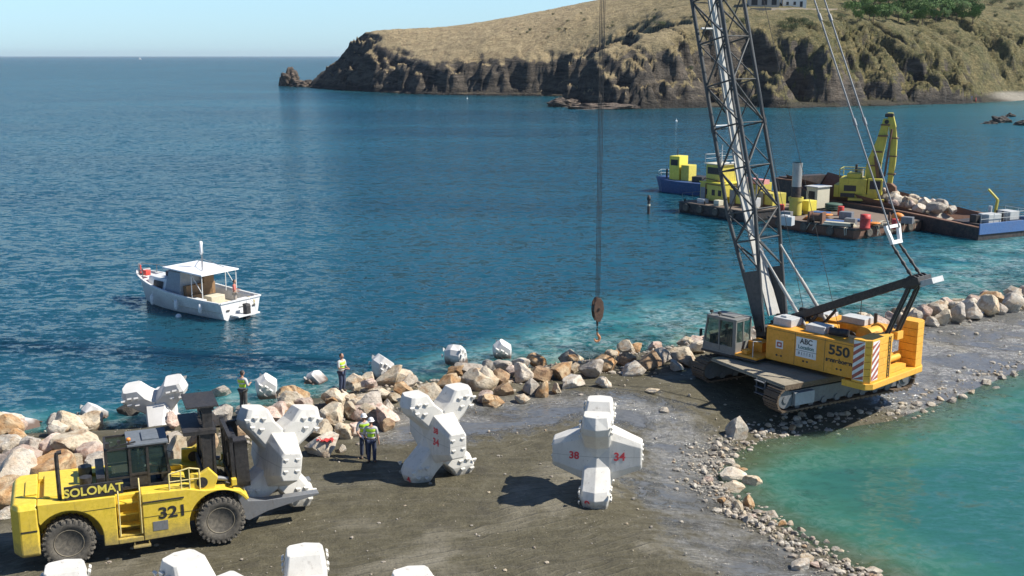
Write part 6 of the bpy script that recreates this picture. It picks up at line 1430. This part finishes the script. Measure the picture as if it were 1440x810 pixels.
for lab, px, py, w, h, sd in (('largest black reef rock in the bay at the far right', 1406, 172, 2.6, 1.4, 6), ('small black reef rock right of the largest one', 1420, 164, 1.3, .9, 7), ('low black reef rock left of the largest one', 1393, 174, 1.8, .5, 8), ('black reef rock cut by the right edge', 1442, 176, 2.2, 1.0, 9)):
    o = crag(lab, px, py, w, w * .8, h, sd); o.data.materials[0] = ROCK['K']

# ------------------------------------------------------------------ pines and scrub
LEAF = []
for nm, a, b in (('pine_foliage', (.055, .12, .025), (.13, .22, .05)), ('dark_scrub_foliage', (.03, .055, .018), (.07, .10, .03))):
    t = NT(nm); oi = t.n('ShaderNodeObjectInfo'); c = t.coord(); n_ = t.noise(c, 1.1, 3, .6); LEAF.append(t.set(color=t.mix(t.ramp(t.math('ADD', t.math('MULTIPLY', n_, .8), t.math('MULTIPLY', oi.outputs['Random'], .3)), (.35, 0), (.75, 1)), a, b), rough=.8))
BARK = paint('bark', (.12, .08, .055), .9)
def tree_meshes(seed, H, Wd, scrub=False):
    rnd = random.Random(seed); tk = MB(); cr = MB(); cl = []
    tk.tube((0, 0, -.8), (.1, .05, H * .5), H * .035, 7, H * .02)
    for k in range(6):
        a = k * 1.05 + rnd.uniform(-.3, .3); z0 = H * rnd.uniform(.25, .5); e = Vector((math.cos(a) * Wd * .33, math.sin(a) * Wd * .33, H * rnd.uniform(.55, .8))); tk.tube((.05, .03, z0), e, H * .016, 5, H * .006); cl.append((e, Wd * rnd.uniform(.16, .26)))
    for k in range(9): cl.append((Vector((rnd.gauss(0, .2) * Wd, rnd.gauss(0, .2) * Wd, H * rnd.uniform(.45 if not scrub else .2, .93))), Wd * rnd.uniform(.14, .24)))
    for c_, r in cl:
        for j in range(95):
            d = Vector((rnd.gauss(0, 1), rnd.gauss(0, 1), rnd.gauss(0, .7))).normalized() * r * rnd.uniform(.5, 1.08); p = c_ + d; s = rnd.uniform(.12, .26) * H / 7
            u = Vector((rnd.gauss(0, 1), rnd.gauss(0, 1), rnd.gauss(0, 1))).normalized(); v = u.orthogonal().normalized()
            cr.add([tuple(p + u * s), tuple(p + v * s), tuple(p - u * s), tuple(p - v * s)], [(0, 1, 2, 3)])
    return tk.mesh('trunk', BARK), cr.mesh('crown', LEAF[1 if scrub else 0], False)
TM = [tree_meshes(50 + i, 7.0, 6.5) for i in range(5)]; SM = [tree_meshes(70 + i, 2.4, 4.0, True) for i in range(3)]
def hpix(px, py, d0=360, d1=640):
    """first point of the headland met along the sight line"""
    u = (px - 720) / FPX; v = -(py - 405) / FPX; dy = math.cos(PITCH) + v * math.sin(PITCH); dz = -math.sin(PITCH) + v * math.cos(PITCH)
    tt = np.arange(d0, d1, 1.5); X = u * tt / dy; Y = tt; Z = CAMZ + dz * tt / dy; H = head_z(X[None, :], Y[None, :])[0]; k = np.argmax(H > Z); 
    return (float(X[k]), float(Y[k]), float(H[k])) if (H > Z).any() else None
def plant(meshes, pos, s, rnd, lab, cat, name, grp):
    r = thing(name, lab, cat, pos, rnd.uniform(0, 6), grp); r.scale = (s * rnd.uniform(.9, 1.15), s, s * rnd.uniform(.85, 1.15))
    for nm, me in zip(('trunk', 'crown'), rnd.choice(meshes)): o = bpy.data.objects.new(nm, me); COL.objects.link(o); o.parent = r
rnd = random.Random(77); k = 0
for row, (yy, n_) in enumerate(((33, 13), (24, 12), (13, 11), (3, 9))):
    for i in range(n_):
        px = 1196 + (1378 - 1196) * (i + .5) / n_ + rnd.uniform(-5, 5); h = hpix(px, yy + rnd.uniform(-3, 3))
        if not h: continue
        w_ = ('front', 'second', 'third', 'back')[row]
        plant(TM, (h[0], h[1], h[2] - .2), rnd.uniform(.75, 1.1) * (.85 if row == 0 else 1), rnd, f'{ORD(i + 1)} green pine from the left in the {w_} row of the hillside grove', 'tree', 'pine_tree', 'pines of the hillside grove')
for i, (px, py) in enumerate(((1100, 39), (1110, 36), (1120, 40), (1130, 37), (1140, 41), (1105, 44), (1116, 46), (1395, 8), (1408, 5), (1425, 14), (1436, 10), (1184, 30), (1188, 18), (1015, 44), (1030, 20), (1045, 35))):
    h = hpix(px, py)
    if h: plant(SM, (h[0], h[1], h[2] - .1), rnd.uniform(.8, 1.3), rnd, f'dark green bush, {ORD(i + 1)} of the scattered hillside bushes from the house rightwards' if i < 13 else f'dark bush behind the crane boom, {ORD(i - 12)} of three', 'bush', 'bush', 'scattered hillside bushes')
for i in range(70):
    px = rnd.uniform(700, 1440); py = rnd.uniform(8, 118) if px > 950 else rnd.uniform(15, 55); h = hpix(px, py)
    if h and h[2] > 5: plant(SM, (h[0], h[1], h[2] - .15), rnd.uniform(.22, .55), rnd, 'low dry shrub on the slope of the headland', 'shrub', 'low_shrub', 'low shrubs scattered over the headland')

# ------------------------------------------------------------------ houses at the top
h1 = hpix(1078, 13); h2 = hpix(1121, 12)
WWH = paint('white_render', (.74, .72, .66), .8, (.45, .40, .32), .2); GRR = paint('grey_render', (.42, .38, .33), .8, (.25, .2, .15), .3)
def house(label, h, w, d, ht, mat, wins, rz, nm):
    r = thing(nm, label, 'house', h, rz); m = MB(); m.bb((-w / 2, 0, -1.5), (w / 2, d, ht)); wl = m.build('wall', mat, r)
    m = MB(); m.loft([[(-w / 2 - .4, -.4, ht), (w / 2 + .4, -.4, ht), (w / 2 + .4, d + .4, ht), (-w / 2 - .4, d + .4, ht)], [(-w / 2 + 1.5, d / 2 - .1, ht + 1.5), (w / 2 - 1.5, d / 2 - .1, ht + 1.5), (w / 2 - 1.5, d / 2 + .1, ht + 1.5), (-w / 2 + 1.5, d / 2 + .1, ht + 1.5)]]); m.build('roof', paint('clay_tiles', (.35, .14, .07), .8), r)
    for x, z, a, b in wins:
        m = MB(); m.bb((x - a / 2, -.06, z), (x + a / 2, .05, z + b)); f = m.build('window', SEATM, r); m = MB(); m.bb((x - a / 2 - .12, -.1, z - .15), (x + a / 2 + .12, .02, z)); m.build('sill', mat, f)
house('greyish house with shaded openings on the hilltop left of the white one', (h1[0], h1[1] + 4, h1[2] + .4), 11, 8, 6, GRR, ((-3.6, .8, 2.2, 2.0), (0, .8, 2.0, 2.0), (3.5, .8, 1.8, 2.0), (-3, 3.8, 1.2, 1.4), (2, 3.8, 1.2, 1.4)), R(-6), 'hilltop_house')
house('white house with small dark windows on the hilltop', (h2[0], h2[1] + 4, h2[2] + .4), 8.5, 8, 6, WWH, ((-2.6, 1.0, .9, 1.2), (0, 1.0, .9, 1.2), (2.4, .3, 1.0, 2.0), (-2, 3.9, .9, 1.2), (2, 3.9, .9, 1.2)), R(-6), 'hilltop_house')
m = MB(); pts = [hpix(x, 15) for x in (1056, 1085, 1115, 1145, 1178)]
for a, b in zip(pts[:-1], pts[1:]): m.beam((a[0], a[1] + 1, a[2] - .2), (b[0], b[1] + 1, b[2] - .2), .5, 1.9)
o = m.build('terrace_wall', paint('dry_stone', (.36, .30, .23), .9, scale=.6)); tag(o, 'long dry stone terrace wall below the hilltop houses', 'wall')
# people on the beach, sharing one figure
for i, (px, py, c_, lab) in enumerate(((1366, 145, BLUL, 'bather in blue on the far beach, leftmost of three'), (1372, 144.5, REDD, 'bather in red on the far beach, middle of three'), (1379, 144.5, GREYT, 'bather in dark clothes on the far beach, rightmost of three'))):
    h = hpix(px, py, 360, 460) or (P(px, py, .3).x, P(px, py, .3).y, .3)
    person(lab, (h[0], h[1], max(.1, h[2])), R(40 * i), ((-.25, -.1, .85), (.25, -.1, .9)), vest=None, shirt=c_, trousers=c_, helmet=False, group='bathers on the far beach')

# ------------------------------------------------------------------ thin sea air
if HAZE:
    m = MB(); m.bb((-9000, -60, -12), (9000, 16000, 75)); t = NT('sea_air'); t.t.nodes.remove(t.b)
    pv = t.n('ShaderNodeVolumePrincipled'); pv.inputs['Color'].default_value = (.80, .90, 1, 1); pv.inputs['Density'].default_value = HAZE; pv.inputs['Anisotropy'].default_value = .2
    t.l(pv.outputs[0], t.o.inputs['Volume']); o = m.build('haze', t.m); tag(o, 'thin bluish sea haze over the bay', 'haze', kind='stuff')
